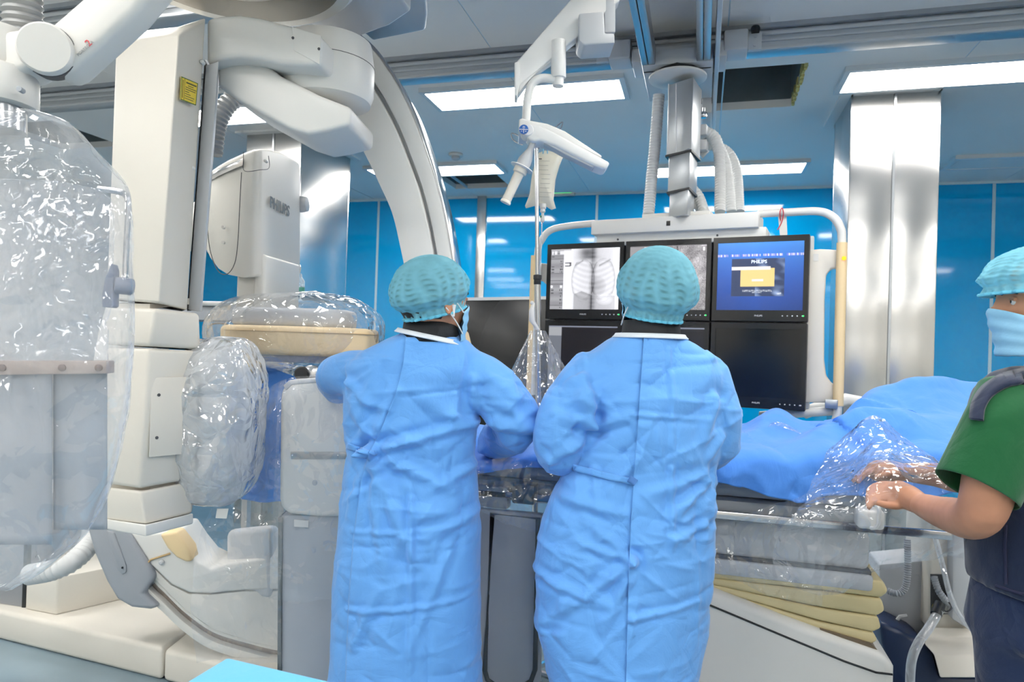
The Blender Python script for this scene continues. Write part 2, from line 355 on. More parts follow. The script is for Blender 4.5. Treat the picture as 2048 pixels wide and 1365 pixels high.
def blob(name, c, rx, ry, rz, m, parent, amp=.012, seed=0, nu=40, nv=24, v0=-1, v1=1, pw=2.4, sc=1.0, u=None, n=None):
    """bag-like closed form: superellipsoid shell, crumpled; v0..v1 limit the height range"""
    u = u or RT; n = n or FW; mb = MB(); vs = []
    for j in range(nv):
        t = v0+(v1-v0)*j/(nv-1); s_ = max(0, 1-abs(t)**pw)**(1/pw)
        for i in range(nu):
            a = 2*PI*i/nu; ca, sa = math.cos(a), math.sin(a); k = (abs(ca)**pw+abs(sa)**pw)**(-1/pw)
            p = c + u*(rx*s_*ca*k) + n*(ry*s_*sa*k) + UP*(rz*t); vs.append(p + crumple(p, amp, sc, seed))
    mb.add(vs, [(j*nu+i, j*nu+(i+1) % nu, (j+1)*nu+(i+1) % nu, (j+1)*nu+i) for j in range(nv-1) for i in range(nu)])
    return mb.obj(name, m, parent, ang=60)

# ------------------------------------------------------------------ lateral imaging arm (hangs from the ceiling)
la = thing('ceiling_imaging_machine', P(310, 1073, 2.0), 'tall white column and curved arm of a ceiling hung imaging machine, yellow sticker on it', 'imaging machine')
def seg3(name, top, bot, m, bev=.012, dA=2.02, dB=1.86, dC=2.0, dE=2.3):
    r = lambda q: [P(*q[0], dA), P(*q[1], dB), P(*q[2], dC), P(q[2][0]-8, q[2][1]+3, dE), P(q[0][0]+55, q[0][1]+3, dE)]
    return MB().hexa(r(bot), r(top)).obj(name, m, la, bev=bev, seg=3)
mb = MB(); rr_ = []
for A, B, Cc, k in (((213, 598), (318, 606), (374, 621), 0), ((232, 84), (357, 68), (410, 48), 0), ((262, 64), (366, 52), (411, 36), .06)):
    rr_.append([P(*A, 2.02+k), P(*B, 1.86+k), P(*Cc, 2.0), P(Cc[0]-8, Cc[1]+3, 2.3), P(A[0]+55, A[1]+3, 2.3)])
mb.rings(rr_).obj('column_housing', white2, la, bev=.014, seg=4)
MB().hexa([P(376, 620, 2.02), P(400, 624, 2.0), P(404, 624, 2.25), P(380, 620, 2.27)], [P(412, 131, 2.02), P(437, 123, 2.0), P(441, 125, 2.25), P(416, 131, 2.27)]).obj('inner_panel', greyw, la, bev=.003)
MB().hexa([P(374, 622, 2.08), P(379, 622, 2.08), P(383, 622, 2.2), P(378, 622, 2.2)], [P(409, 120, 2.08), P(414, 128, 2.08), P(418, 128, 2.2), P(413, 120, 2.2)]).obj('recessed_joint', greyw, la)
for x, y in ((404, 124), (384, 336), (365, 556)):
    MB().lathe(P(x, y, 1.985), -FW, [(.0065, -.01), (.0065, .002), (.004, .005), (.0001, .0055)], 12).obj('screw_cap', white, la)
# lower housing in four stacked pieces
seg3('head_collar', ((213, 614), (309, 617), (398, 627)), ((211, 690), (297, 693), (400, 699)), white2)
seg3('head_housing', ((211, 696), (296, 697), (401, 702)), ((204, 966), (277, 979), (391, 957)), white2)
seg3('head_skirt', ((206, 974), (279, 984), (389, 962)), ((203, 1038), (290, 1050), (384, 1027)), white2, bev=.008)
seg3('head_rim', ((199, 1037), (290, 1051), (386, 1027)), ((197, 1056), (291, 1074), (386, 1048)), white, bev=.004, dA=2.01, dB=1.84, dC=1.99)
for y in (616, 980): MB().hexa([P(216, y+1, 2.04), P(300, y+3, 1.92), P(386, y-8, 2.03), P(380, y-8, 2.2), P(260, y, 2.2)], [P(216, y-10, 2.04), P(300, y-8, 1.92), P(386, y-20, 2.03), P(380, y-20, 2.2), P(260, y-10, 2.2)]).obj('joint_core', white2, la)
# service plate with four screws on the right face
tB, tC = P(301, 756, 1.878), P(396, 754, 1.984); bB, bC = P(297, 915, 1.875), P(391, 906, 1.978); nn_ = (tC-tB).cross(bB-tB).normalized()
if nn_.dot(FW) > 0: nn_ = -nn_
MB().prism([tB+nn_*.001, tC+nn_*.001, bC+nn_*.001, bB+nn_*.001], nn_*.004).obj('service_plate', white2, la, bev=.0015)
for a, b_ in ((.16, .22), (.93, .22), (.14, .76), (.92, .76)):
    p = tB.lerp(tC, a).lerp(bB.lerp(bC, a), b_); MB().lathe(p+nn_*.005, nn_, [(.0045, -.001), (.0045, .0012), (.0001, .0012)], 10).obj('screw', seam, la)
# yellow instruction sticker on the column
cTL, cTR, cBR, cBL = (362, 153), (395, 167), (391, 211), (360, 199)
sd = lambda x: 1.862 + (x-353)*.0025
yl = mat('yellow_sticker', C(236, 208, 70), .5); ink = mat('dark_ink', C(95, 90, 60), .6); gedge = mat('green_border', C(60, 110, 60), .6)
q = [P(x, y, sd(x)-.006) for x, y in (cTL, cTR, cBR, cBL)]; sn = (q[1]-q[0]).cross(q[3]-q[0]).normalized(); sn = -sn if sn.dot(FW) > 0 else sn
stk = MB().prism(q, sn*.0012).obj('instruction_sticker', yl, la, smooth=False)
lp = lambda a, b_: q[0].lerp(q[1], a).lerp(q[3].lerp(q[2], a), b_) + sn*.0013
for a0, a1, b0, b1, mm in ((0, 1, 0, .03, gedge), (0, 1, .97, 1, gedge), (0, .03, 0, 1, gedge), (.97, 1, 0, 1, gedge), (.2, .215, .03, .97, ink), (.3, .92, .14, .2, ink), (.42, .75, .27, .3, ink), (.28, .93, .36, .39, ink), (.26, .9, .45, .48, ink), (.26, .5, .55, .58, ink), (.26, .6, .65, .675, ink), (.26, .85, .75, .775, ink), (.26, .8, .85, .875, ink), (.09, .12, .12, .9, ink)):
    MB().prism([lp(a0, b0), lp(a1, b0), lp(a1, b1), lp(a0, b1)], sn*.0004).obj('printed_line', mm, stk, smooth=False)
# cross beam, round joint and wedge-shaped underside
f = Fr(520, 90, 2.0, -8)
MB().prism([f(*p) for p in ((411, 36), (440, 30), (478, 28), (520, 34), (565, 46), (610, 58), (643, 70), (640, 131), (600, 130), (560, 127), (520, 119), (480, 114), (445, 117), (411, 128))], f.n*.24).obj('cross_beam', white, la, bev=.016, seg=3)
MB().prism([f(*p, -.002) for p in ((583, 53), (642, 71), (639, 129), (588, 101))], f.n*.004).obj('end_plate', white, la, bev=.0015)
for p in ((586, 76), (638, 98)): MB().lathe(f(*p, -.003), -f.n, [(.004, 0), (.004, .002), (.0001, .002)], 10).obj('screw', seam, la)
jc = P(655, 212, 2.2); jr = .145
MB().lathe(jc, UP, [(.02, -.004), (.11, -.003), (.135, .01), (jr, .04), (jr, .125), (jr-.012, .2), (.08, .215), (.001, .22)], 48).obj('rotation_joint', white, la)
MB().lathe(jc+UP*.124, UP, [(jr-.01, 0), (jr+.001, .0005), (jr+.001, .002), (jr-.01, .0025)], 48).obj('joint_seam', seam, la)
f2 = Fr(560, 190, 2.06, -4)
MB().prism([f2(*p) for p in ((434, 125), (520, 118), (560, 150), (640, 190), (702, 214), (700, 250), (655, 262), (615, 269), (575, 256), (480, 203), (434, 172))], f2.n*.26).obj('wedge_housing', white, la, bev=.014, seg=3)
# the curved arm
fa = Fr(800, 250, 2.4, -6)
inner = [(640, 150), (668, 205), (695, 250), (721, 293), (740, 330), (757, 366), (783, 425), (799, 491), (812, 560), (818, 640), (818, 720)]
outer = [(650, 20), (732, 75), (775, 128), (819, 205), (836, 246), (852, 289), (871, 352), (889, 418), (904, 500), (913, 580), (918, 660)]
outer = [(640, 5), (735, 78), (777, 130), (806, 180), (829, 228), (851, 287), (873, 356), (892, 432), (906, 512), (916, 590), (922, 690)]
ins = spline([fa(*p) for p in inner], 6); ous = spline([fa(*p) for p in outer], 6)
def band(name, a, b_, n0, n1, m, bev=.004):
    rs = []
    for p, q_ in zip(ins, ous):
        rs.append([p.lerp(q_, a)+fa.n*n0, p.lerp(q_, b_)+fa.n*n0, p.lerp(q_, b_)+fa.n*n1, p.lerp(q_, a)+fa.n*n1])
    return MB().rings(rs).obj(name, m, la, bev=bev)
band('curved_arm', 0, .62, 0, .16, white, .01); band('arm_groove', .6, .70, .035, .15, greyw); band('outer_track', .68, .95, .008, .16, white, .006); band('track_edge', .945, 1.0, .02, .15, chrome, .003)
MB().prism([fa(*p, -.004) for p in ((690, 222), (716, 246), (735, 276), (710, 262))], fa.n*.01).obj('arm_stop', white, la, bev=.002)
e0, e1 = ins[-1], ous[-1]
ec = MB(); ec.prism([fa(*p, -.01) for p in ((886, 640), (905, 640), (922, 665), (932, 705), (938, 740), (900, 740))], fa.n*.17); ec.obj('arm_end_bumper', beige, la, bev=.012)
# ceiling carriage
for pts, z0, dz, m, nm in ((((300, -60), (560, -70), (790, -20), (822, 24), (780, 52), (706, 79), (640, 58), (560, 20), (420, -10)), 2.50, .16, greyw, 'carriage_cover'),
                          (((640, -90), (850, -30), (855, 32), (851, 62), (745, 83), (650, 0)), 2.56, .3, greyw, 'carriage_box')):
    b_ = [Pz(x, y, z0) if y < 660 else None for x, y in pts]
    MB().prism(b_, UP*dz).obj(nm, m, la, bev=.012, seg=3)
rc = Pz(455, -62, 2.46)
MB().lathe(rc, UP, [(.30, 0), (.345, .0), (.36, .015), (.36, .09), (.33, .12)], 64).obj('rotation_ring', white, la)
MB().lathe(rc+UP*.001, UP, [(.05, 0), (.31, -.002), (.31, .02), (.05, .02)], 64).obj('ring_underside', mat('ring_grey', C(128, 124, 116), .4, metal=.4), la)
MB().plan([(560, 2.35), (640, 2.35), (640, 2.75), (560, 2.75)], 2.5, 3.0).obj('ceiling_mount', grey, la)
# wrapped flat panel on the end of the head
lp_ = la
MB().cols([(392, 1.98, 690, 985), (450, 2.02, 694, 988), (476, 2.08, 715, 970), (484, 2.16, 735, 955), (400, 2.25, 690, 980)]).obj('panel_body', mat('panel_grey', C(228, 228, 228), .5), lp_, bev=.03, seg=3)
blob('plastic_wrap', P(440, 842, 2.1), .118, .16, .258, film_h, lp_, amp=.011, seed=2, nu=64, nv=56, pw=3.0, sc=1.6)
# ribbed cable hose behind the column
hp, hr = hose([P(478, 190, 2.35), P(450, 215, 2.33), P(432, 255, 2.32), P(425, 310, 2.32)], .034, .016)
MB().tube(hp, hr, 16).obj('ribbed_hose', hoseg, la)
# ------------------------------------------------------------------ frontal imaging stand (floor)
fs = thing('floor_imaging_machine', Pz(250, 1330, 0), 'floor standing imaging machine with named upright detector housing and curved base', 'imaging machine')
cream = mat('cream_enamel', C(221, 219, 213), .4)
hcols = [(412, 2.60, 352, 498), (420, 2.56, 342, 520), (436, 2.53, 331, 541), (455, 2.50, 320, 553), (488, 2.47, 305, 560), (508, 2.46, 299, 556), (522, 2.48, 296, 551), (540, 2.55, 298, 549), (560, 2.64, 303, 546), (580, 2.73, 312, 541), (599, 2.83, 326, 536), (600, 2.95, 335, 530), (430, 2.95, 335, 520)]
MB().cols(hcols).obj('detector_housing', cream, fs, bev=.012, seg=3)
MB().plan([(470, 2.52), (520, 2.50), (584, 2.80), (560, 2.93), (480, 2.9)], 1.5, 1.68).obj('neck', cream, fs, bev=.01)
MB().plan([(505, 2.49), (524, 2.485), (594, 2.80), (592, 2.93), (510, 2.9)], 1.50, 1.73).obj('front_cover', mat('cream_light', C(228, 227, 222), .36), fs, bev=.012, seg=3)
# seam lines and chrome inset along the housing
def strip(pts, w_, m, nm, par, dd=0):
    return MB().tube(spline(pts, 6), w_, 6).obj(nm, m, par)
strip([P(x, y, d-.012) for x, y, d in ((483, 345, 2.47), (479, 420, 2.47), (476, 480, 2.47), (470, 525, 2.48), (455, 548, 2.49), (436, 542, 2.52), (420, 500, 2.55), (414, 440, 2.58))], .0015, seam, 'housing_seam', fs)
MB().rings([[P(x, y, d-.012), P(x, y+14, d-.012), P(x, y+14, d+.02), P(x, y, d+.02)] for x, y, d in ((414, 352, 2.58), (436, 339, 2.53), (455, 330, 2.50), (486, 317, 2.47))]).obj('chrome_inset', chrome, fs, bev=.002)
strip([P(x, y, d-.02) for x, y, d in ((487, 304, 2.47), (487, 320, 2.47), (489, 342, 2.47), (520, 340, 2.46), (538, 336, 2.53), (537, 312, 2.54))], .0012, seam, 'cap_seam', fs)
for x, y, d in ((531, 322, 2.50), (446, 455, 2.50), (446, 485, 2.50)): MB().lathe(P(x, y, d-.012), -FW, [(.006, -.01), (.006, .003), (.0001, .004)], 10).obj('screw', white, fs)
tu = (P(595, 400, 2.815)-P(540, 400, 2.55)); tu.z = 0; tu.normalize(); tn = Vector((tu.y, -tu.x, 0)); tn = tn if tn.dot(FW) < 0 else -tn
text('lettering', 'PHILIPS', P(537.5, 414, 2.53)+tn*.004, tu, UP, .058, mat('grey_print', C(120, 124, 128), .5), fs, bold=True)
MB().lathe(P(603, 409, 2.88), RT, [(.03, -.05), (.035, .0), (.03, .025), (.001, .03)], 16).obj('side_knob', greyw, fs)
# flat detector head with foam bumper
MB().plan([(462, 2.50), (480, 2.44), (640, 2.42), (700, 2.50), (712, 2.62), (690, 2.9), (480, 2.9)], 1.465, 1.535).obj('detector_head', greyw, fs, bev=.018, seg=3)
MB().plan([(440, 2.56), (446, 2.46), (470, 2.40), (600, 2.36), (690, 2.37), (738, 2.44), (757, 2.58), (745, 2.8), (690, 2.95), (480, 2.95)], 1.365, 1.468).obj('foam_bumper', beige, fs, bev=.018, seg=3)
MB().plan([(441, 2.56), (447, 2.457), (470, 2.396), (600, 2.356), (690, 2.366), (739, 2.436), (758, 2.58), (744, 2.8), (690, 2.94), (480, 2.94)], 1.4465, 1.4485).obj('bumper_seam', mat('beige_dark', C(196, 168, 124), .6), fs)
MB().plan([(480, 2.47), (600, 2.40), (690, 2.42), (735, 2.55), (690, 2.85), (480, 2.85)], 1.34, 1.37).obj('detector_plate', mat('plate_blue_grey', C(168, 178, 205), .3), fs, bev=.006)
dcov = blob('detector_cover', P(597, 668, 2.62), .315, .33, .155, film_m, fs, amp=.012, seed=5, nu=80, nv=40, pw=2.6, sc=1.3)
# lower curved arc, covers and bracket
fb = Fr(400, 1200, 2.75, 4)
lo = spline([fb(*p) for p in ((180, 1040), (230, 1120), (284, 1189), (320, 1221), (366, 1264), (419, 1299), (497, 1324), (560, 1338), (640, 1345))], 6)
hi = spline([fb(*p) for p in ((215, 1010), (260, 1095), (309, 1160), (330, 1183), (370, 1222), (428, 1262), (500, 1284), (560, 1298), (640, 1304))], 6)
def band2(name, a, b_, n0, n1, m):
    MB().rings([[p.lerp(q_, a)+fb.n*n0, p.lerp(q_, b_)+fb.n*n0, p.lerp(q_, b_)+fb.n*n1, p.lerp(q_, a)+fb.n*n1] for p, q_ in zip(lo, hi)]).obj(name, m, fs, bev=.004)
band2('lower_arc', 0, .45, 0, .2, cream); band2('arc_channel', .44, .8, .03, .2, mat('channel_steel', C(170, 158, 150), .25, metal=.7)); band2('arc_lip', .8, 1.0, .01, .2, cream)
MB().prism([fb(*p, .0) for p in ((256, 1072), (291, 1129), (309, 1160), (332, 1184), (371, 1222), (428, 1262), (500, 1284), (560, 1298), (640, 1304), (640, 1184), (560, 1182), (490, 1183), (420, 1190), (376, 1188), (341, 1171), (300, 1130), (262, 1068))], fb.n*.2).obj('side_cover', cream, fs, bev=.006)
MB().prism([fb(*p, -.012) for p in ((258, 1066), (300, 1130), (341, 1170), (376, 1187), (420, 1189), (490, 1182), (560, 1181), (560, 1110), (520, 1118), (450, 1128), (420, 1140), (395, 1128), (372, 1100), (350, 1066))], fb.n*.24).obj('upper_cover', white, fs, bev=.012, seg=3)
MB().prism([fb(*p, -.03) for p in ((318, 1070), (352, 1064), (378, 1098), (384, 1124), (372, 1126), (352, 1116), (334, 1098))], fb.n*.08).obj('beige_pad', beige, fs, bev=.012, seg=3)
MB().tube([fb(294, 1128, -.014), fb(302, 1120, -.016), fb(340, 1108, -.016)], .004, 8).obj('beige_trim', mat('beige_dark', C(196, 168, 124), .6), fs)
MB().lathe(fb(324, 1125, -.012), -fb.n, [(.011, 0), (.011, .006), (.005, .012), (.0001, .012)], 14).obj('bolt', greyw, fs)
MB().prism([fb(*p, -.03) for p in ((168, 1040), (232, 1040), (262, 1075), (296, 1130), (309, 1158), (286, 1188), (316, 1216), (300, 1221), (262, 1217), (233, 1200), (212, 1165), (188, 1110))], fb.n*.3).obj('grey_bracket', grey, fs, bev=.02, seg=3)
MB().prism([fb(*p, -.036) for p in ((212, 1062), (228, 1066), (252, 1132), (252, 1146), (244, 1150), (234, 1140))], fb.n*.01).obj('bracket_inset', grey, fs, bev=.004)
MB().lathe(fb(245, 1136, -.038), -fb.n, [(.004, 0), (.004, .002), (.0001, .002)], 10).obj('screw', dark, fs)
MB().tube(spline([P(470, 1180, 2.95), P(380, 1190, 3.0), P(280, 1100, 3.0), P(225, 900, 3.0), P(250, 650, 3.0), P(340, 480, 2.95), P(470, 430, 2.85)], 8), .09, 14).obj('rear_arc', cream, fs)
MB().cols([(455, 2.80, 1060, 1200), (545, 2.75, 1050, 1200), (560, 3.0, 1050, 1190), (455, 3.05, 1060, 1190)]).obj('tube_housing', greyw, fs, bev=.03, seg=3)
# plinth
pa, pb = Pz(-60, 1266, 0), Pz(323, 1363, 0); back = Vector((-.25, 1.1, 0)); dirn = (pb-pa).normalized()
pe = pb+dirn*.006; pc = pe+dirn*.75
MB().prism([pa, pb, pb+back, pa+back], UP*.135).obj('plinth', white2, fs, bev=.02, seg=3)
MB().prism([pe, pc, pc+back, pe+back], UP*.13).obj('plinth_end', white2, fs, bev=.02, seg=3)
MB().prism([pa+Vector((0, .03, 0)), pc+Vector((0, .03, 0)), pc+back*.5, pa+back*.5], UP*.02).obj('plinth_foot', dark, fs)
MB().lathe(Pz(337, 1315, .09)+Vector((0, .0, 0)), -FW, [(.006, -.02), (.006, .004), (.0001, .004)], 10).obj('screw', seam, fs)
q0 = Pz(50, 1219, .135); q1 = Pz(112, 1231, .135); q2 = q1 + (pb-pa).normalized().cross(UP)*-.0 + Vector((.28, .5, 0))*.9
MB().prism([q0, q1, q1+Vector((.22, .45, 0)), q0+Vector((.22, .45, 0))], UP*.17).obj('pedestal_box', white2, fs, bev=.008)
hp, hr = hose([P(60, 1150, 2.75), P(110, 1140, 2.72), P(150, 1120, 2.75), P(180, 1085, 2.85), P(190, 1040, 2.95)], .042, .02)
MB().tube(hp, hr, 16).obj('ribbed_hose', hosew, fs)
cb = fs
q3 = Pz(-120, 1190, .135); q4 = Pz(49, 1216, .135)
MB().prism([q3, q4, q4+Vector((-.1, .4, 0)), q3+Vector((-.1, .4, 0))], UP*.5).obj('electronics_cabinet', mat('cabinet_grey', C(150, 153, 158), .5), cb, bev=.004)
MB().prism([q4+Vector((-.012, -.004, 0)), q4+Vector((.004, -.0, 0)), q4+Vector((.004, .02, 0)), q4+Vector((-.012, .02, 0))], UP*.5).obj('cabinet_edge', dark, cb)
# ------------------------------------------------------------------ monitor boom
def zat(x, y, d): return P(x, y, d).z
mbm = thing('monitor_boom', P(1355, 425, 3.15), 'white ceiling boom with telescopic column and handled frame carrying the monitors', 'monitor boom')
fm = Fr(1622, 468, 2.95, -26)
def fbox(u0, u1, v0, v1, n0, n1, F_=None):
    F_ = F_ or fm
    return MB().hexa([F_.w(u0, v0, n0), F_.w(u1, v0, n0), F_.w(u1, v0, n1), F_.w(u0, v0, n1)], [F_.w(u0, v1, n0), F_.w(u1, v1, n0), F_.w(u1, v1, n1), F_.w(u0, v1, n1)])
def quadplan(q, z0, z1): return MB().plan(q, z0, z1)
cq = lambda s: [(1321+s, 3.2), (1371-s*.4, 3.1), (1389-s, 3.25), (1340, 3.38)]
for s_, ya, yb in ((0, 160, 305), (5, 300, 380), (9, 376, 432)):
    quadplan(cq(s_), zat(1355, yb, 3.15), zat(1355, ya, 3.15)).obj('column_section', alu, mbm, bev=.004)
for y in (305, 380): quadplan([(x+(-2 if i in (0,) else 2 if i == 2 else 0), d-(.008 if i == 1 else 0)) for i, (x, d) in enumerate(cq(0 if y == 305 else 5))], zat(1355, y+3, 3.15), zat(1355, y-1, 3.15)).obj('black_gasket', dark, mbm)
for x, d in ((1337, 3.165), (1352, 3.135)): MB().tube([P(x, 168, d-.002), P(x, 304, d-.002)], .002, 6).obj('column_bead', greyw, mbm)
dc = P(1355, 160, 3.23)
MB().lathe(dc, UP, [(.001, 0), (.128, 0), (.134, .004), (.134, .012), (.05, .016), (.001, .016)], 48).obj('mounting_disc', white, mbm)
MB().lathe(dc+UP*.014, UP, [(.1, 0), (.1, .03)], 32).obj('dark_bearing', dark, mbm)
z0 = 2.755; xl, xr = P(1300, 135, 3.215).x, P(1409, 128, 3.215).x; yb_ = P(1300, 135, 3.215).y
MB().aabb(xl-.035, xr+.04, yb_-.05, yb_+.42, z0-.012, z0+.06).obj('carriage', greyw, mbm, bev=.008)
for x in (xl, xr):
    for dx, w_, h_ in ((-.02, .028, .05), (.012, .03, .075)):
        MB().aabb(x+dx-w_/2, x+dx+w_/2, -1.5, yb_+.02, z0-.008, z0+h_).obj('beam_profile', alu, mbm, bev=.004)
    MB().aabb(x-.03, x+.03, yb_+.018, yb_+.03, z0-.012, z0+.08).obj('beam_end_cap', dark, mbm)
MB().aabb(xr+.045, xr+.065, -1.5, yb_+1.0, z0-.01, z0+.13).obj('side_plate', greyw, mbm, bev=.003)
MB().aabb(xr-.01, xr+.04, yb_+.5, yb_+.8, z0-.06, z0+.1).obj('hose_bracket', greyw, mbm, bev=.004)
for x, s_ in ((xl-.16, 1), (xr+.14, -1)):
    MB().box((x, 3.42, 2.90), .11, .14, .10).obj('trolley_block', greyw, mbm, bev=.012); MB().box((x-s_*.085, 3.38, 2.89), .06, .03, .08).obj('trolley_plate', greyw, mbm, bev=.004)
    MB().lathe((x-s_*.085, 3.36, 2.925), UP, [(.018, 0), (.022, .02), (.018, .03), (.001, .03)], 16).obj('rubber_stop', dark, mbm)
    for dz in (-.03, .03): MB().lathe((x-s_*.085, 3.362, 2.89+dz*.7), (0, -1, 0), [(.008, 0), (.008, .006), (.001, .006)], 10).obj('bolt', greyw, mbm)
MB().aabb(xl-.1, xr+.1, 3.36, 3.56, 2.83, 2.9).obj('cross_tie', greyw, mbm, bev=.006)
# bar housing over the monitors
U0, U1 = fm.uv(fm(1186, 460))[0], fm.uv(fm(1519, 440))[0]
fbox(U0, U1, .035, .105, -.03, .16).obj('bar_housing', white, mbm, bev=.005); fbox(U0+.02, U1+.03, -.02, .04, .0, .16).obj('bar_back', white, mbm, bev=.004)
um = fm.uv(fm(1355, 430))[0]; fbox(um-.17, um+.15, .1, .128, .0, .15).obj('column_foot', white, mbm, bev=.004)
uk = fm.uv(fm(1340, 440))[0]; fbox(uk-.009, uk+.009, .06, .082, -.033, -.02).obj('black_switch', black, mbm)
for uu in (U0+.13, U1-.18): MB().lathe(fm.w(uu, .01, -.001), -fm.n, [(.005, 0), (.005, .003), (.001, .003)], 10).obj('screw', seam, mbm)
# handle frame on both sides with foam grips, rear panels
hr_ = [fm(1515, 428, .03), fm(1575, 425, .03), fm(1635, 423, .03), fm(1664, 433, .03), fm(1680, 455, .03), fm(1684, 490, .03), fm(1680, 650, .03), fm(1676, 800, .03), fm(1672, 840, .03), fm(1658, 866, .03), fm(1630, 880, .06)]
MB().tube(spline(hr_, 6), .0175, 14).obj('handle_tube', white, mbm)
MB().tube([fm(1684, 486, .03), fm(1680, 650, .03), fm(1676, 812, .03)], .0215, 14).obj('foam_grip', beige, mbm)
MB().lathe(fm(1688, 517, .008), -fm.n, [(.009, 0), (.009, .004), (.001, .005)], 12).obj('amber_lamp', mat('amber_glow', C(255, 150, 20), .4, emit=C(255, 140, 10), estr=2.0), mbm)
hl_ = [fm(1190, 447, .03), fm(1140, 452, .03), fm(1103, 460, .03), fm(1085, 478, .03), fm(1075, 510, .03), fm(1070, 640, .03), fm(1064, 790, .03)]
MB().tube(spline(hl_, 6), .0175, 14).obj('handle_tube', white, mbm)
MB().tube([fm(1070, 512, .03), fm(1065, 650, .03), fm(1060, 790, .03)], .0215, 14).obj('foam_grip', beige, mbm)
ro = [(1600, 502), (1640, 498), (1676, 500), (1676, 537), (1662, 538), (1652, 550), (1649, 600), (1648, 720), (1652, 752), (1664, 768), (1676, 770), (1674, 806), (1600, 806)]
MB().prism([fm(*p, .045) for p in ro], fm.n*.03).obj('rear_panel', white2, mbm, bev=.008)
MB().prism([fm(*p, .045) for p in ((1066, 525), (1098, 528), (1098, 575), (1084, 562), (1066, 560))], fm.n*.03).obj('rear_panel', white2, mbm, bev=.008)
fbox(-1.2, .01, -.76, 0, .057, .1).obj('rear_plate', greyw, mbm, bev=.004)
lbl = MB().prism([fm(*p, .043) for p in ((1627, 508), (1637, 508), (1637, 522), (1627, 522))], fm.n*.001).obj('white_label', white, mbm)
for y in (840, 812): pass
MB().tube([fm(1520, 832, .1), fm(1668, 822, .06)], .02, 10).obj('lower_bar', white, mbm)
MB().tube([fm(1610, 825, .15), fm(1690, 800, .3), P(1780, 818, 3.1), P(1850, 815, 3.15)], .03, 10).obj('rear_cross_bar', white, mbm)
MB().box(fm(1663, 808, .03), .05, .06, .04, fm.u, UP, fm.n).obj('bar_clamp', alu, mbm, bev=.004)
# ribbed cable hoses
for pts, r in (([P(1318, 190, 3.3), P(1310, 290, 3.32), P(1303, 360, 3.32), P(1297, 430, 3.3)], .029),
               ([P(1385, 262, 3.42), P(1405, 262, 3.40), P(1432, 280, 3.38), P(1440, 340, 3.36), P(1440, 424, 3.3)], .028),
               ([P(1400, 268, 3.45), P(1430, 282, 3.44), P(1452, 330, 3.42), P(1463, 424, 3.34)], .026),
               ([P(1405, 290, 3.5), P(1450, 300, 3.5), P(1473, 340, 3.46), P(1479, 424, 3.38)], .025),
               ([P(1378, 330, 3.42), P(1395, 298, 3.42), P(1412, 310, 3.42)], .024),
               ([P(1385, 340, 3.4), P(1388, 400, 3.36), P(1410, 426, 3.34)], .022), ([P(1384, 378, 3.36), P(1398, 395, 3.34), P(1410, 430, 3.3)], .026)):
    hp, hr = hose(pts, r, .014, .1); MB().tube(hp, hr, 14).obj('ribbed_hose', hosew, mbm)
for y in (262, 292): MB().box(P(1405, y, 3.38), .05, .05, .055, fm.u, UP, fm.n).obj('hose_clamp', greyw, mbm, bev=.008)
MB().lathe(P(1407, 236, 3.38), UP, [(.014, 0), (.018, .008), (.018, .022), (.012, .03), (.006, .03), (.006, .05)], 8).obj('hex_bolt', chrome, mbm)
tg = thing('cable_tag', fm(1566, 470, .03), 'white tag hanging from the tube on a red cord', 'tag')
MB().prism([fm(*p, .035) for p in ((1556, 433), (1573, 431), (1575, 475), (1560, 472))], fm.n*.001).obj('tag_card', white, tg)
MB().tube(spline([fm(1561, 442, .03), fm(1560, 425, .005), fm(1564, 416, .0), fm(1567, 428, .01), fm(1563, 445, .03), fm(1555, 460, .025)], 6), .002, 6).obj('red_cord', mat('red_cord', C(220, 30, 50), .5), tg)
# six flat monitors
def screen_mat(name, strength):
    m = bpy.data.materials.new(name); m.use_nodes = True; nt, b = nodes(m); a = nt.nodes.new('ShaderNodeVertexColor'); a.layer_name = 'pic'
    b.inputs['Base Color'].default_value = (.01, .01, .012, 1); b.inputs['Roughness'].default_value = .25
    nt.links.new(a.outputs[0], b.inputs['Emission Color']); b.inputs['Emission Strength'].default_value = strength; return m
scr_m = screen_mat('screen_picture', 1.0)
def picture(F_, u0, u1, v0, v1, n, fn, parent, nx=150, ny=120, name='screen'):
    mb = MB(); mb.grid(lambda a, b_: F_.w(u0+(u1-u0)*a, v1+(v0-v1)*b_, n), nx, ny); o = mb.obj(name, scr_m, parent, smooth=False)
    at = o.data.color_attributes.new('pic', 'FLOAT_COLOR', 'POINT'); X, Y = np.meshgrid(np.linspace(0, 1, nx), np.linspace(0, 1, ny)); c = np.clip(fn(X, Y), 0, 1)
    lin = np.where(c <= .04045, c/12.92, ((c+.055)/1.055)**2.4); at.data.foreach_set('color', np.concatenate([lin, np.ones(lin.shape[:2]+(1,))], 2).astype(np.float32).ravel()); return o
rngp = np.random.default_rng(3)
def smooth_noise(X, Y, sx, sy, seed):
    r = np.random.default_rng(seed); out = 0*X
    for k in range(6):
        a, b_, p_, q_ = r.uniform(-1, 1), r.uniform(-1, 1), r.uniform(0, 7), r.uniform(.6, 1.6); out = out + np.sin(X*sx*a*q_*6+Y*sy*b_*q_*6+p_)
    return out/6
G = lambda x, c, w_: np.exp(-((x-c)/w_)**2)
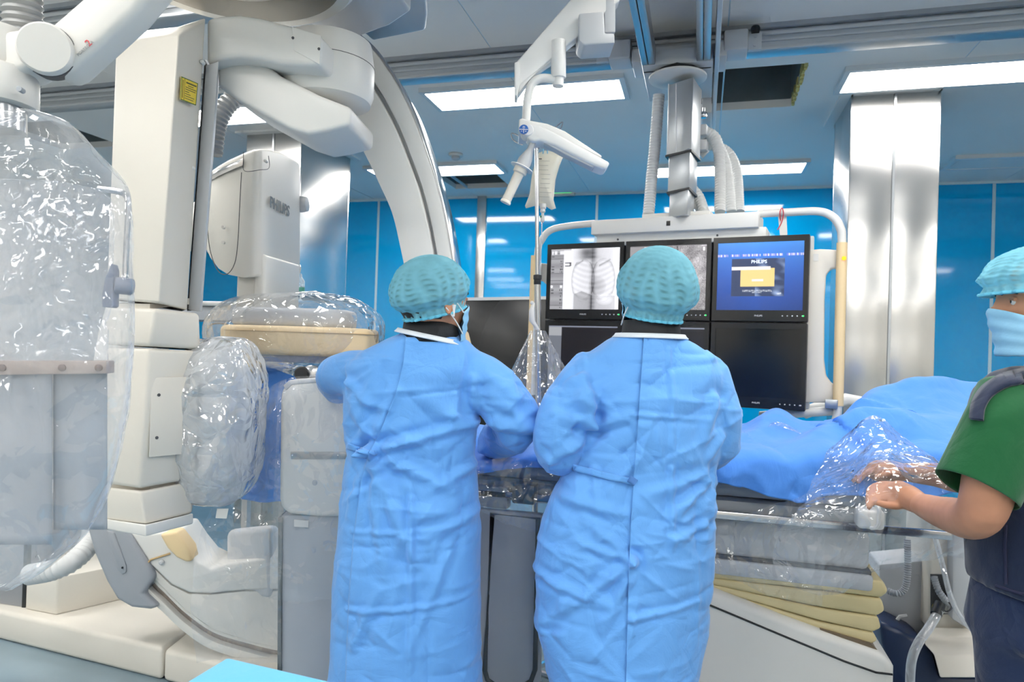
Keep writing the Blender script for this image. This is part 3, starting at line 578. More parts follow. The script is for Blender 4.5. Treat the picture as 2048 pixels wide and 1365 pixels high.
def xray(X, Y):
    g = .93 + 0*X; x = (X-.19)/.81
    body = ((np.abs(x-.52) < .36+.06*Y)).astype(float); L_ = np.sqrt(((x-.36)/.20)**2+((Y-.52)/.36)**2); R_ = np.sqrt(((x-.72)/.20)**2+((Y-.52)/.36)**2)
    g = g - .10*np.clip(1-np.abs(x-.53)/.36, 0, 1)**.5
    for E_ in (L_, R_): g = g - .15*G(E_, 1.0, .04)*(Y > .22)*(Y < .74)
    yy = Y + .42*(x-.53)**2*2.2
    g = g - .065*(.5+.5*np.sin(yy*2*PI*11))*((L_ < 1) | (R_ < 1)) + .05*((L_ < .85) | (R_ < .85))
    g = g - .24*G(x, .535, .05)*(.85+.15*np.sin(Y*2*PI*16)) - .1*G(x, .52, .006)
    g = g - .16*np.clip(1-np.sqrt(((x-.62)/.16)**2+((Y-.62)/.17)**2), 0, 1)**.6
    g = g - .18*(Y > .70+.35*np.abs(x-.34))*(x < .53)*(x > .2) - .1*(Y > .78)*(x > .5)*(x < .93)
    g = g + .18*np.clip(1-np.sqrt(((x-.75)/.15)**2+((Y-.84)/.09)**2), 0, 1)**.5*(Y > .7)
    g = g - .45*G(Y, .07, .08)*G(x, .42, .13) - .2*G(Y, .15, .03)*G(x, .45, .16) - .2*G(Y, .2+.55*(.35-x), .015)*(x < .36)*(x > .22) - .2*G(Y, .16+.5*(x-.68), .015)*0 - .2*G(Y, .28-.5*(x-.66), .015)*(x > .64)*(x < .84)
    g = g - .55*((np.abs(np.abs(Y-.255)-.025) < .007) & (x > .03) & (x < .13)) - .5*(np.abs(Y-.255) < .03)*(x > .11)*(x < .145)
    g = g + .015*smooth_noise(X, Y, 40, 40, 1)
    sb = X < .19; g = np.where(sb, .60+.04*np.sin(Y*40), g)
    for y_ in (.07, .16, .4, .52, .58, .93): g = np.where(sb & (np.abs(Y-y_) < .004), .35, g)
    for y_ in (.2, .24, .29, .335, .38, .68, .73, .78, .84, .9, .97): g = np.where(sb & (np.abs(Y-y_) < .012) & (X > .135) & (X < .18) & (np.sin(X*700+y_*90) > -.3), .3, g)
    for y_ in (.12, .29, .335, .38, .68, .73): g = np.where(sb & (np.abs(Y-y_) < .01) & (X > .01) & (X < .05), .38, g)
    for cx, w_ in ((.025, .015), (.07, .02), (.16, .03)): g = np.where(sb & (np.abs(Y-.06) < .03) & (np.abs(X-cx) < w_), .9, g)
    for cx in (.02, .16): g = np.where(sb & (np.abs(Y-.62) < .022) & (np.abs(X-cx) < .016), .95, g)
    g = np.where((Y < .02) & ((X < .3)), .7, g); g = np.where((Y > .005) & (Y < .02) & (X > .93), 1, g)
    return np.stack([g, g, np.minimum(1, g*1.015+.01)], 2)
def angio(X, Y):
    g = .62+.2*smooth_noise(X, Y, 6, 6, 4)+rngp.normal(0, .07, X.shape); g = g-.3*G(X, .62+.02*np.sin(Y*5)+.05*Y, .01)
    g = np.where(X < .5, .9, g); g = np.where((Y < .02) & (X > .93), .95, g); g = np.where((np.abs(X-.965) < .013) & (np.abs(Y-.07) < .03), .95, g)
    g = np.where((X < .19), .6, g); g = np.where(Y < .015, .5, g); return np.stack([g, g*.98, g*1.0], 2)
def desk(X, Y):
    k = .75+.35*(1-Y)-.2*np.abs(X-.45); r, gg, b_ = .10*k+.16*(1-Y)**2, .36*k+.2*(1-Y)**2, .80*k+.1*(1-Y)
    win = (X > .17) & (X < .79) & (Y > .24) & (Y < .79)
    cl_ = np.clip(smooth_noise(X, Y, 6, 7, 8)+.1, 0, 1)*.45*(X > .45); r = np.where(win, .14+cl_, r); gg = np.where(win, .22+cl_, gg); b_ = np.where(win, .38+cl_, b_)
    ic = (np.abs(Y-.19) < .014) & (((X*52) % 1) < .75) & ~((np.abs(X-.14) < .015) | (np.abs(X-.28) < .015) | (np.abs(X-.52) < .015) | (np.abs(X-.785) < .015)); sh = .75+.25*np.sin(np.floor(X*52)*3.7)
    r, gg, b_ = np.where(ic, sh, r), np.where(ic, sh, gg), np.where(ic, .98, b_)
    ye = (X > .28) & (X < .675) & (Y > .385) & (Y < .655); r, gg, b_ = np.where(ye, .97, r), np.where(ye, .83, gg), np.where(ye, .54, b_)
    wh = ((X > .172) & (X < .625) & (Y > .355) & (Y < .41)) | ((X > .41) & (X < .55) & (Y > .54) & (Y < .575)); r, gg, b_ = np.where(wh, .93, r), np.where(wh, .9, gg), np.where(wh, .9, b_)
    tx = (((np.abs(Y-.705) < .006) | (np.abs(Y-.722) < .006)) & (X > .3) & (X < .65) | (np.abs(Y-.739) < .006) & (X > .42) & (X < .53) | (np.abs(Y-.755) < .012) & (X > .70) & (X < .755)) & (np.sin(X*420+Y*300) > -.5)
    r, gg, b_ = np.where(tx, .85, r), np.where(tx, .88, gg), np.where(tx, .92, b_)
    return np.stack([r, gg, b_], 2)
def dim(kind):
    def f(X, Y):
        r, g, b_ = .055+0*X, .045+0*X, .07+0*X
        if kind != 2:
            m_ = (X < .19) & (kind == 0); r, g, b_ = np.where(m_, .42, r), np.where(m_, .44, g), np.where(m_, .48, b_); t_ = m_ & (Y < .16); r, g, b_ = np.where(t_, .62, r), np.where(t_, .63, g), np.where(t_, .65, b_)
            t_ = Y < .025; r, g, b_ = np.where(t_, .5, r), np.where(t_, .52, g), np.where(t_, .58, b_)
        return np.stack([r, g, b_], 2)
    return f
bez = mat('monitor_bezel', C(24, 25, 28), .22); bez2 = mat('monitor_back', C(52, 54, 57), .4)
prn = mat('pale_print', C(205, 208, 212), .5); grn = mat('green_led', C(40, 230, 90), .4, emit=C(40, 230, 90), estr=2.5)
W3, H3 = 1.236/3, .3835
names = [['chest x-ray picture with grey side column', 'grainy grey angiogram picture, half hidden by a cap', 'blue desktop with a yellow dialog box'], ['dark picture and a grey side column, under the chest x-ray', 'nearly black picture, behind a gowned person', 'switched off black screen under the blue desktop']]
pics = [[xray, angio, desk], [dim(0), dim(1), dim(2)]]
for r in range(2):
    for c_ in range(3):
        u0 = -1.236+W3*c_+.003; u1 = u0+W3-.006; v1 = -r*(H3+.003); v0 = v1-H3+.002
        t = thing('monitor', fm.w((u0+u1)/2, v0, .02), 'black flat monitor showing a '+names[r][c_] if not (r == 1 and c_ == 2) else 'black flat monitor with a '+names[r][c_], 'monitor')
        fbox(u0, u1, v0, v1, 0, .055).obj('casing', bez2, t, bev=.006)
        sx0, sx1, sy0, sy1 = u0+.022, u1-.022, v0+.05, v1-.028
        mb = MB()
        for a in ((u0+.002, u1-.002, v0+.002, sy0), (u0+.002, u1-.002, sy1, v1-.002), (u0+.002, sx0, sy0, sy1), (sx1, u1-.002, sy0, sy1)): mb.add(*[(lambda q: (q.v, q.f))(fbox(*a, -.006, .002))][0])
        mb.obj('bezel', bez, t, smooth=False)
        sc_ = picture(fm, sx0, sx1, sy0, sy1, -.001, pics[r][c_], t) if (r, c_) != (1, 2) else fbox(sx0, sx1, sy0, sy1, -.001, .001).obj('screen', black, t)   # that one is switched off
        mb_w = (u0+u1)/2
        text('maker_name', 'PHILIPS', fm.w(mb_w-.016+.0, v0+.022, -.0068), fm.u, UP, .0105, prn, t, .0002, bold=True)
        for k in range(5):
            fbox(u1-.105+k*.02, u1-.105+k*.02+.005, v0+.023, v0+.028, -.0068, -.005).obj('button_mark', prn, t)
        MB().lathe(fm.w(u1-.018, v0+.0255, -.006), -fm.n, [(.0032, 0), (.0032, .0015), (.0001, .0016)], 10).obj('power_led', grn if r == 0 else prn, t)
        if r == 0 and c_ == 2: text('screen_title', 'PHILIPS', fm.w(sx0+(sx1-sx0)*.40, sy1-(sy1-sy0)*.31, -.0018), fm.u, UP, .021, mat('screen_text', C(210, 220, 235), .5, emit=C(205, 216, 235), estr=.9), sc_, .0002, bold=True)
# ------------------------------------------------------------------ exam lamp on its ceiling arm
wl = mat('lamp_white', C(232, 232, 231), .35)
ex = thing('exam_lamp', P(1115, 290, 2.35), 'white examination lamp with sterile handle on a jointed ceiling arm', 'lamp')
fe = Fr(1110, 200, 2.35, 0)
MB().prism([fe(*p, .0) for p in ((1166, -30), (1240, -90), (1240, 0), (1175, 55), (1100, 120), (1036, 172), (1030, 190), (1029, 128))], fe.n*.06).obj('spring_arm', wl, ex, bev=.012, seg=3)
MB().prism([fe(*p, -.008) for p in ((1029, 124), (1040, 122), (1041, 165), (1034, 192), (1029, 190))], fe.n*.075).obj('arm_end_cap', wl, ex, bev=.004)
MB().prism([fe(*p, .005) for p in ((1036, 190), (1040, 160), (1088, 105), (1104, 84), (1104, 122), (1075, 143), (1052, 168))], fe.n*.045).obj('arm_brace', wl, ex, bev=.006)
MB().prism([fe(*p, -.03) for p in ((1158, 26), (1208, 22), (1210, 66), (1229, 66), (1230, 86), (1168, 90), (1158, 80))], fe.n*.12).obj('joint_box', greyw, ex, bev=.006)
MB().prism([fe(*p, .0) for p in ((1209, -60), (1231, -60), (1231, 64), (1209, 64))], fe.n*.1).obj('joint_bracket', greyw, ex, bev=.005)
a_, b_ = fe(1188, 25, .04), fe(1190, -120, .04); MB().tube([a_, Vector((a_.x, a_.y, ZC))], .024, 18).obj('ceiling_post', wl, ex)
MB().lathe(Vector((a_.x, a_.y, ZC)), (0, 0, -1), [(.09, 0), (.09, .015), (.05, .03), (.024, .03)], 24).obj('ceiling_rose', wl, ex)
MB().tube([fe(1117, 82, .01), fe(1117, 157, .01)], .026, 20).obj('pivot_post', wl, ex, bev=.003)
MB().tube([fe(1117, 155, .01), fe(1116, 173, .01)], .019, 18).obj('pivot_end', wl, ex)
MB().tube(spline([fe(1118, 164, .01), fe(1100, 157, .01), fe(1078, 158, .01), fe(1062, 172, .01), fe(1055, 200, .01), (fe(1053, 230, .01)), fe(1051, 256, .01)], 8), .0145, 16).obj('curved_stem', wl, ex)
for p in ((1120, 86), (1119, 134)): MB().lathe(fe(*p, -.014), -fe.n, [(.003, -.004), (.003, .001), (.0001, .001)], 8).obj('screw', seam, ex)
MB().prism([fe(*p, -.03) for p in ((1052, 268), (1060, 247), (1075, 248), (1110, 265), (1221, 325), (1211, 340), (1190, 332), (1150, 312), (1110, 291), (1080, 281), (1068, 284), (1058, 280))], fe.n*.09).obj('lamp_head', wl, ex, bev=.009, seg=3)
MB().prism([fe(*p, -.01) for p in ((1037, 262), (1038, 238), (1044, 236), (1062, 241), (1095, 247), (1130, 262), (1165, 285), (1205, 312), (1200, 316), (1120, 276), (1070, 258))], fe.n*.16).obj('reflector_shell', wl, ex, bev=.008, seg=3)
MB().prism([fe(*p, -.02) for p in ((1080, 281), (1090, 278), (1192, 330), (1186, 336), (1130, 309))], fe.n*.05).obj('lamp_glass', greyw, ex, bev=.004)
hub = fe(1055, 262, -.02); MB().lathe(hub, -fe.n, [(.022, -.05), (.022, .008), (.018, .014), (.0001, .014)], 28).obj('hub', wl, ex)
kb = MB().lathe(fe(1047.5, 259, -.036), -fe.n+fe.u*-.15, [(.0155, -.004), (.0155, .003), (.0001, .0034)], 28).obj('blue_keypad', mat('keypad_blue', C(40, 105, 190), .4), ex)
kc = fe(1047.5, 259, -.041)
MB().box(kc, .030, .001, .0022, fe.u, UP, fe.n).obj('keypad_mark', wl, kb); MB().box(kc-UP*.006, .0022, .001, .012, fe.u, UP, fe.n).obj('keypad_mark', wl, kb)
for dx, dz, w_, h_ in ((-.007, -.006, .005, .0012), (.007, -.006, .005, .0012), (.007, -.006, .0012, .005), (.0, .009, .0014, .005)): MB().box(kc+fe.u*dx+UP*dz, w_, .001, h_, fe.u, UP, fe.n).obj('keypad_mark', wl, kb)
MB().tube([kc+fe.u*(math.cos(t)*.0036)+UP*(.0075+math.sin(t)*.0036) for t in [2*PI*i/14 for i in range(14)]], .0005, 5, loop=True).obj('keypad_mark', wl, kb)
hd = (fe(1013, 409, .0)-fe(1062, 305, .0)).normalized(); h0 = fe(1066, 288, .0); Lh = (fe(1014, 406, 0)-h0).length
MB().lathe(h0, hd, [(.012, -.02), (.011, .02), (.022, .055), (.024, .066), (.024, .088)], 20).obj('handle_cone', greyw, ex)
MB().lathe(h0+hd*.088, hd, [(.02, 0), (.04, .001), (.041, .004), (.02, .006)], 28).obj('handle_collar', wl, ex)
MB().lathe(h0+hd*.093, hd, [(.024, 0), (.024, .018), (.0175, .022), (.016, Lh-.1), (.0185, Lh-.097), (.0185, Lh-.09), (.001, Lh-.088)], 22).obj('sterile_handle', mat('cream_plastic', C(236, 229, 216), .4), ex)
# ------------------------------------------------------------------ infusion pole and bag
iv = thing('infusion_pole', Vector((P(1078, 800, 2.85).x, P(1078, 800, 2.85).y, 0)), 'steel infusion pole with black clamp and wire hooks', 'pole')
pb_ = P(1077, 800, 2.85); pt_ = P(1073, 292, 2.85); mid = P(1075, 560, 2.85)
MB().tube([pt_, mid], .0085, 12).obj('upper_pole', chrome, iv); MB().tube([mid, pb_, Vector((pb_.x, pb_.y, .05))], .0135, 14).obj('lower_pole', chrome, iv)
MB().lathe(mid+UP*.022, (0, 0, -1), [(.009, 0), (.018, .003), (.018, .02), (.015, .022), (.0155, .04), (.014, .042)], 16).obj('clamp', dark, iv); MB().lathe(pt_+UP*.02, (0, 0, -1), [(.008, 0), (.014, .01), (.012, .03)], 12).obj('pole_cap', dark, iv)
for s_, tip in ((-1, (1024, 276)), (1, (1123, 254))):
    e = P(*tip, 2.85); bs = P(1073, 286, 2.85); c1 = bs.lerp(e, .55)
    MB().tube(spline([bs, c1+UP*.01, e+UP*.02, e, e-UP*.014-RT*s_*.012, c1-UP*.02], 6), .0028, 6).obj('wire_hook', chrome, iv)
for k in range(5):
    a = 2*PI*k/5; MB().tube([Vector((pb_.x, pb_.y, .08)), Vector((pb_.x+.26*math.cos(a), pb_.y+.26*math.sin(a), .04))], .014, 8).obj('foot', chrome, iv)
bagm = mat('milky_bag', C(226, 222, 206), .35, vary=.04, vscale=20, trans=.0)
bg = thing('infusion_bag', P(1090, 425, 2.9), 'milky infusion bag hanging from the steel pole on blue ties', 'infusion bag')
ol = [(1072, 308), (1090, 301), (1118, 303), (1127, 312), (1119, 332), (1111, 360), (1107, 400), (1112, 417), (1103, 420), (1090, 412), (1070, 412), (1052, 417), (1050, 412), (1059, 390), (1064, 350), (1070, 325)]
fbg = Fr(1090, 360, 2.92, 0); vs = [fbg(*p) for p in ol]; cen = sum(vs, Vector())/len(vs); mb = MB(); n_ = len(vs)
rgs = [[cen+(v-cen)*k-fbg.n*dn_ for v in vs] for k, dn_ in ((.02, .022), (.5, .02), (.8, .012), (.95, .004), (1, 0), (.95, -.004), (.8, -.012), (.5, -.02), (.02, -.022))]
mb.rings(rgs).obj('bag', bagm, bg, ang=80)
for i in range(9): MB().box(fbg(1089+random.uniform(-3, 3), 322+i*9, -.0235), random.uniform(.03, .05), .0006, .0012, fbg.u, UP, fbg.n).obj('printed_line', mat('faint_print', C(160, 158, 148), .6), bg)
MB().box(fbg(1079, 318, -.0235), .02, .0006, .004, fbg.u, UP, fbg.n).obj('printed_line', seam, bg)
for dx in (0, 9): MB().tube([fbg(1086+dx, 308, -.006), fbg(1088+dx*.6, 284, 0)], .0022, 6).obj('blue_tie', mat('tie_blue', C(130, 205, 235), .4), bg)
MB().lathe(fbg(1086, 408, -.002), (0, 0, -1), [(.014, 0), (.014, .02), (.01, .022), (.012, .034), (.006, .04), (.006, .05), (.009, .05), (.009, .075), (.003, .08)], 14).obj('drip_port', white, bg)
MB().lathe(fbg(1083, 432, -.004), (0, 0, -1), [(.006, 0), (.006, .008), (.001, .008)], 10).obj('green_clip', mat('clip_green', C(40, 160, 110), .5), bg)
MB().tube(spline([fbg(1084, 436, 0), fbg(1083, 470, 0), fbg(1080, 560, .0), fbg(1079, 650, -.02), fbg(1080, 780, -.03)], 6), .003, 6).obj('drip_tube', film('tube_clear', .4), bg)
# ------------------------------------------------------------------ things by the far wall
tv = thing('wall_display', P(1010, 830, 5.4), 'large dark display with pale top edge standing by the blue wall', 'display')
ft = Fr(1010, 700, 5.4, -15.5)
q = [ft(*p) for p in ((905, 601), (1230, 596), (1228, 860), (903, 862))]
MB().prism(q, ft.n*.06).obj('screen_slab', mat('display_black', C(30, 31, 34), .25), tv, bev=.006)
MB().prism([ft(*p, -.01) for p in ((903, 596), (1232, 591), (1232, 597), (903, 602))], ft.n*.08).obj('top_edge', greyw, tv)
for x in (935, 1190):
    p = ft(x, 855, .03); MB().box((p.x, p.y, p.z/2+.01), .06, .06, p.z+.04).obj('leg', grey, tv, bev=.004)
dk = thing('side_counter', Vector((P(425, 640, 4.4).x, P(425, 640, 4.4).y, 0)), 'grey steel counter against the blue wall behind the detector', 'counter')
pz = P(440, 604, 4.4); MB().box((pz.x-.3, pz.y+.2, pz.z-.015), 1.2, .5, .03).obj('counter_top', alu, dk, bev=.004); MB().box((pz.x-.3, pz.y+.2, pz.z-.075), 1.14, .44, .09).obj('drawer_band', grey, dk, bev=.003)
for sx in (-.85, .25):
    for sy in (0, .4): MB().box((pz.x+sx, pz.y+sy, pz.z/2-.03), .04, .04, pz.z-.06).obj('leg', alu, dk)
MB().aabb(pz.x-.85, pz.x+.28, pz.y-.01, pz.y+.41, .72, .75).obj('lower_shelf', grey, dk)
bx_ = P(420, 690, 4.3); t = thing('black_device', (bx_.x, bx_.y, .75), 'small black device with looped cables on the counter shelf', 'device')
MB().box((bx_.x-.1, bx_.y+.12, .83), .5, .22, .16).obj('device_body', dark, t, bev=.01)
MB().tube(spline([P(432, 700, 4.28), P(415, 672, 4.28), P(422, 650, 4.28), P(450, 648, 4.28), P(470, 660, 4.28)], 8), .006, 6).obj('cable', dark, t)
for k in range(3):
    c_ = P(596, 560, 3.2)
bt = thing('hanging_bottle', P(598, 588, 3.05), 'clear infusion bottle with green label beside the detector neck', 'bottle')
MB().lathe(P(598, 588, 3.05), UP, [(.02, 0), (.024, .005), (.024, .055), (.012, .075), (.009, .09), (.001, .092)], 16).obj('bottle_body', film('bottle_clear', .45), bt); MB().lathe(P(598, 585, 3.05), UP, [(.0245, 0), (.0245, .022)], 16).obj('label_band', mat('clip_green2', C(90, 170, 150), .5), bt)
MB().tube([P(599, 548, 3.05), P(601, 538, 3.05), P(600, 530, 3.05)], .003, 6).obj('hanger', chrome, bt)
# ------------------------------------------------------------------ patient table
tb = thing('operating_table', Pz(1600, 1420, 0), 'patient table with cream folding bellows on a white wedge base', 'table')
fp = Fr(1600, 1050, 2.2, -15.5)
def pz_(x, z, n): q = fp(x, 1000, n); return Vector((q.x, q.y, z))
TOPZ = zat(1600, 1012, 2.2)
tl_, tr_ = fp(560, 1040), fp(1752, 1040)
def slab(nm, x0, x1, n0, n1, z0, z1, m, bev=.012, par=None):
    a, b_ = fp(x0, 1000), fp(x1, 1000); a.z = b_.z = 0
    return MB().hexa([a+fp.n*n0+UP*z0, b_+fp.n*n0+UP*z0, b_+fp.n*n1+UP*z0, a+fp.n*n1+UP*z0], [a+fp.n*n0+UP*z1, b_+fp.n*n0+UP*z1, b_+fp.n*n1+UP*z1, a+fp.n*n1+UP*z1]).obj(nm, m, par or tb, bev=bev)
tgrey = mat('table_grey', C(180, 186, 191), .4)
slab('table_top', 600, 1748, .0, .5, TOPZ-.075, TOPZ, tgrey, .02); slab('mattress', 600, 1740, .03, .47, TOPZ, TOPZ+.05, mat('mattress_grey', C(176, 188, 202), .6), .02)
slab('carriage', 1180, 1750, .04, .44, TOPZ-.2, TOPZ-.075, mat('carriage_grey', C(196, 198, 200), .4), .02)
slab('carriage_lip', 1180, 1752, .03, .45, TOPZ-.21, TOPZ-.195, seam, .003); slab('carriage_skirt', 1180, 1756, .02, .46, TOPZ-.26, TOPZ-.205, greyw, .014)
slab('accessory_rail', 900, 1900, -.03, -.015, TOPZ-.06, TOPZ-.035, chrome, .003)
slab('rail_clamp', 1030, 1075, -.05, .02, TOPZ-.07, TOPZ+.0, mat('clamp_slate', C(92, 108, 120), .35), .008); slab('rail_clamp', 955, 1020, -.03, .02, TOPZ-.1, TOPZ-.02, mat('clamp_light', C(176, 184, 196), .4), .01)
bel = mat('cream_bellows', C(222, 206, 158), .5, vary=.04, vscale=6)
tiers = [((1405, 1138), (1640, 1146), (1768, 1164), (1778, 1186), (1762, 1198), (1640, 1182), (1405, 1157)), ((1405, 1155), (1640, 1184), (1764, 1199), (1771, 1224), (1755, 1234), (1640, 1216), (1405, 1168)),
         ((1405, 1166), (1640, 1218), (1757, 1235), (1763, 1258), (1746, 1266), (1640, 1243), (1405, 1176)), ((1405, 1174), (1640, 1246), (1748, 1267), (1756, 1283), (1740, 1291), (1640, 1266), (1405, 1184))]
for k, tr in enumerate(tiers): MB().prism([fp(*p, .03) for p in tr], fp.n*.42).obj('bellows_fold', bel, tb, bev=.011, seg=3)
MB().prism([fp(*p, .08) for p in ((1405, 1130), (1740, 1130), (1735, 1300), (1405, 1190))], fp.n*.32).obj('bellows_core', bel, tb)
base = [fp(*p, .0) for p in ((1250, 1120), (1405, 1172), (1560, 1234), (1690, 1282), (1760, 1306), (1784, 1322), (1791, 1340))]; bl = base+[Vector((base[-1].x, base[-1].y, 0)), Vector((base[0].x, base[0].y, 0))]
MB().prism(bl, fp.n*.5).obj('base_cover', white, tb, bev=.03, seg=4)
MB().tube([fp(1260, 1142, -.001), fp(1412, 1208, -.001), fp(1560, 1270, -.001), fp(1690, 1324, -.001), fp(1752, 1346, -.001), fp(1785, 1350, -.001)], .0035, 6).obj('base_seam', dark, tb)
MB().prism([fp(*p, .02) for p in ((1640, 1258), (1742, 1288), (1756, 1302), (1740, 1306), (1640, 1272))], fp.n*.42).obj('bellows_tray', mat('tray_bronze', C(120, 104, 84), .4), tb)
hc = thing('table_control', fp(1742, 1060, -.04), 'white hand control box with bent handle clamped to the table end', 'control')
MB().box(fp(1738, 1036, -.04), .075, .07, .06, fp.u, UP, fp.n).obj('control_box', white, hc, bev=.012, seg=3)
MB().tube(spline([fp(1752, 1012, -.08), fp(1758, 1020, -.09), fp(1757, 1045, -.09), fp(1750, 1056, -.085), fp(1742, 1057, -.075)], 5), .006, 8).obj('handle', white, hc)
# lead panel with dark edging that hangs below the table, and the wrapped white unit at its end
lp2 = thing('table_shield', Pz(1020, 1400, 0), 'pale grey hanging shield panel with dark rounded edging between the gowned people', 'shield')
f5 = Fr(1020, 1200, 2.36, 0)
MB().prism([f5(*p) for p in ((955, 1018), (1088, 1030), (1082, 1400), (952, 1400))], f5.n*.03).obj('backing_sheet', mat('shield_pale', C(206, 209, 213), .5), lp2, bev=.006)
pr = [(985, 1028), (1076, 1038), (1070, 1340), (1062, 1362), (1046, 1372), (990, 1370), (975, 1360), (970, 1342)]
MB().prism([f5(*p, -.012) for p in pr], f5.n*.014).obj('panel_face', mat('shield_face', C(196, 200, 206), .45, vary=.02, vscale=3), lp2, bev=.004)
MB().tube([f5(*p, -.01) for p in pr], .009, 8, loop=True).obj('dark_edging', mat('edging', C(92, 98, 100), .5), lp2)
# white unit
wu = thing('table_end_unit', Pz(620, 1400, 0), 'white rounded control unit with steel strip on a grey stand, draped in film', 'control unit')
f6 = Fr(620, 900, 2.16, 4)
u6 = [(f6(*p)) for p in ((560, 800), (563, 778), (580, 764), (640, 760), (735, 762), (740, 1036), (640, 1036), (580, 1030), (563, 1020), (558, 1000))]
MB().prism(u6, f6.n*.12).obj('unit_housing', white, wu, bev=.02, seg=4)
MB().prism([f6(*p, -.002) for p in ((566, 772), (578, 761), (640, 757), (735, 758), (735, 764), (640, 765), (584, 770), (572, 782))], f6.n*.1).obj('unit_rim', greyw, wu, bev=.003)
st6 = MB().prism([f6(*p, -.003) for p in ((581, 904), (735, 905), (735, 919), (582, 919))], f6.n*.004).obj('steel_strip', mat('strip_steel', C(168, 168, 170), .35, metal=.6), wu, bev=.001)
for x in (585, 676): MB().lathe(f6(x, 911, -.003), -f6.n, [(.0025, 0), (.0025, .0015), (.0001, .0015)], 8).obj('strip_rivet', chrome, st6)
MB().lathe(f6(630, 966, .0), -f6.n, [(.009, -.004), (.009, .002), (.005, .0022), (.0045, .005), (.0001, .005)], 16).obj('push_button', greyw, wu)
gs = [f6(*p, .02) for p in ((562, 1030), (740, 1034), (735, 1420), (556, 1420))]
MB().prism(gs, f6.n*.09).obj('grey_stand', mat('stand_grey', C(184, 189, 196), .5), wu, bev=.01)
MB().prism([f6(*p, .012) for p in ((556, 1036), (564, 1036), (562, 1420), (554, 1420))], f6.n*.1).obj('stand_edge', mat('edging', C(92, 98, 100), .5), wu, bev=.002)
MB().prism([f6(*p, .01) for p in ((588, 1040), (617, 1042), (617, 1056), (588, 1054))], f6.n*.002).obj('paper_label', white, wu)
# knob and cables seen under the detector
kn = wu
MB().lathe(f6(603, 748, .1), -f6.n, [(.022, -.04), (.024, 0), (.02, .006), (.001, .006)], 18).obj('knob_rim', dark, kn); MB().lathe(f6(622, 750, .12), -f6.n, [(.03, -.04), (.032, .004), (.018, .01), (.001, .01)], 18).obj('knob_cap', chrome, kn)
MB().tube([f6(612, 750, .14), f6(612, 830, .14)], .012, 10).obj('knob_post', chrome, kn)
# ------------------------------------------------------------------ blue drapes
def cloth_mat(name, col, crease=.5, scale=9, rough=.75):
    m = mat(name, col, rough, sheen=.25, spec=.25); nt, b = nodes(m); N = nt.nodes.new; L = nt.links.new
    tc = N('ShaderNodeTexCoord'); n1 = N('ShaderNodeTexNoise'); n1.inputs['Scale'].default_value = 3; n1.inputs['Detail'].default_value = 2
    mx = N('ShaderNodeMixRGB'); mx.blend_type = 'ADD'; mx.inputs[0].default_value = .25
    vo = N('ShaderNodeTexVoronoi'); vo.feature = 'DISTANCE_TO_EDGE'; vo.inputs['Scale'].default_value = scale; vo.inputs['Randomness'].default_value = 1
    cr = N('ShaderNodeValToRGB'); cr.color_ramp.elements[1].position = .12
    no = N('ShaderNodeTexNoise'); no.inputs['Scale'].default_value = scale*1.7; no.inputs['Detail'].default_value = 5; no.inputs['Roughness'].default_value = .55; no.inputs['Distortion'].default_value = .6
    fi = N('ShaderNodeTexNoise'); fi.inputs['Scale'].default_value = 420; ad = N('ShaderNodeMath'); ad.operation = 'MULTIPLY_ADD'; ad.inputs[1].default_value = .35
    ad2 = N('ShaderNodeMath'); ad2.operation = 'MULTIPLY_ADD'; ad2.inputs[1].default_value = .03
    bp = N('ShaderNodeBump'); bp.inputs['Strength'].default_value = crease; bp.inputs['Distance'].default_value = .02
    L(tc.outputs['Object'], n1.inputs['Vector']); L(tc.outputs['Object'], mx.inputs[1]); L(n1.outputs['Color'], mx.inputs[2]); L(mx.outputs[0], vo.inputs['Vector']); L(vo.outputs['Distance'], cr.inputs[0])
    L(mx.outputs[0], no.inputs['Vector']); L(tc.outputs['Object'], fi.inputs['Vector']); L(cr.outputs[0], ad.inputs[0]); L(no.outputs['Fac'], ad.inputs[2]); L(fi.outputs['Fac'], ad2.inputs[0]); L(ad.outputs[0], ad2.inputs[2]); L(ad2.outputs[0], bp.inputs['Height']); L(bp.outputs[0], b.inputs['Normal'])
    return m
drape_m = cloth_mat('drape_blue', C(84, 150, 240), .25, 5)
def net(rows): return [[P(x, y, d) for x, y, d in r] for r in rows]
def row(d, *pts): return [(x, y, d+(q[0] if q else 0)) for x, y, *q in pts]
rr = [row(2.13, (1380, 990), (1425, 987), (1500, 998), (1590, 1014), (1640, 1004), (1720, 1000), (1800, 1004), (1900, 1000), (1995, 990)),
      row(2.15, (1380, 940), (1428, 938), (1500, 940), (1570, 950), (1640, 935), (1720, 930), (1800, 925), (1900, 920), (1995, 905)),
      row(2.25, (1380, 900), (1440, 905), (1500, 912), (1580, 915), (1650, 900), (1730, 905), (1800, 890), (1880, 880), (1995, 880)),
      row(2.34, (1380, 880), (1450, 885), (1510, 885), (1590, 898), (1650, 870), (1720, 845), (1790, 836), (1870, 850), (1995, 850)),
      row(2.42, (1380, 870), (1470, 880), (1540, 868), (1600, 880), (1660, 866), (1730, 848), (1800, 834), (1890, 836), (1995, 830)),
      row(2.52, (1380, 856), (1470, 868), (1545, 843), (1600, 862), (1670, 850), (1715, 806), (1770, 792), (1880, 800), (1995, 800)),
      row(2.62, (1380, 856), (1480, 872), (1550, 858), (1610, 870), (1680, 846), (1730, 802), (1800, 783), (1900, 777), (1995, 778)),
      row(2.74, (1380, 930), (1480, 940), (1550, 940), (1610, 940), (1680, 940), (1740, 900), (1800, 880), (1900, 870), (1995, 870))]
dr = sheet('surgical_drape', net(rr), 96, 84, drape_m, None, amp=.014, seed=3, thick=.001, sc=.7, amp2=.055, sc2=.45)
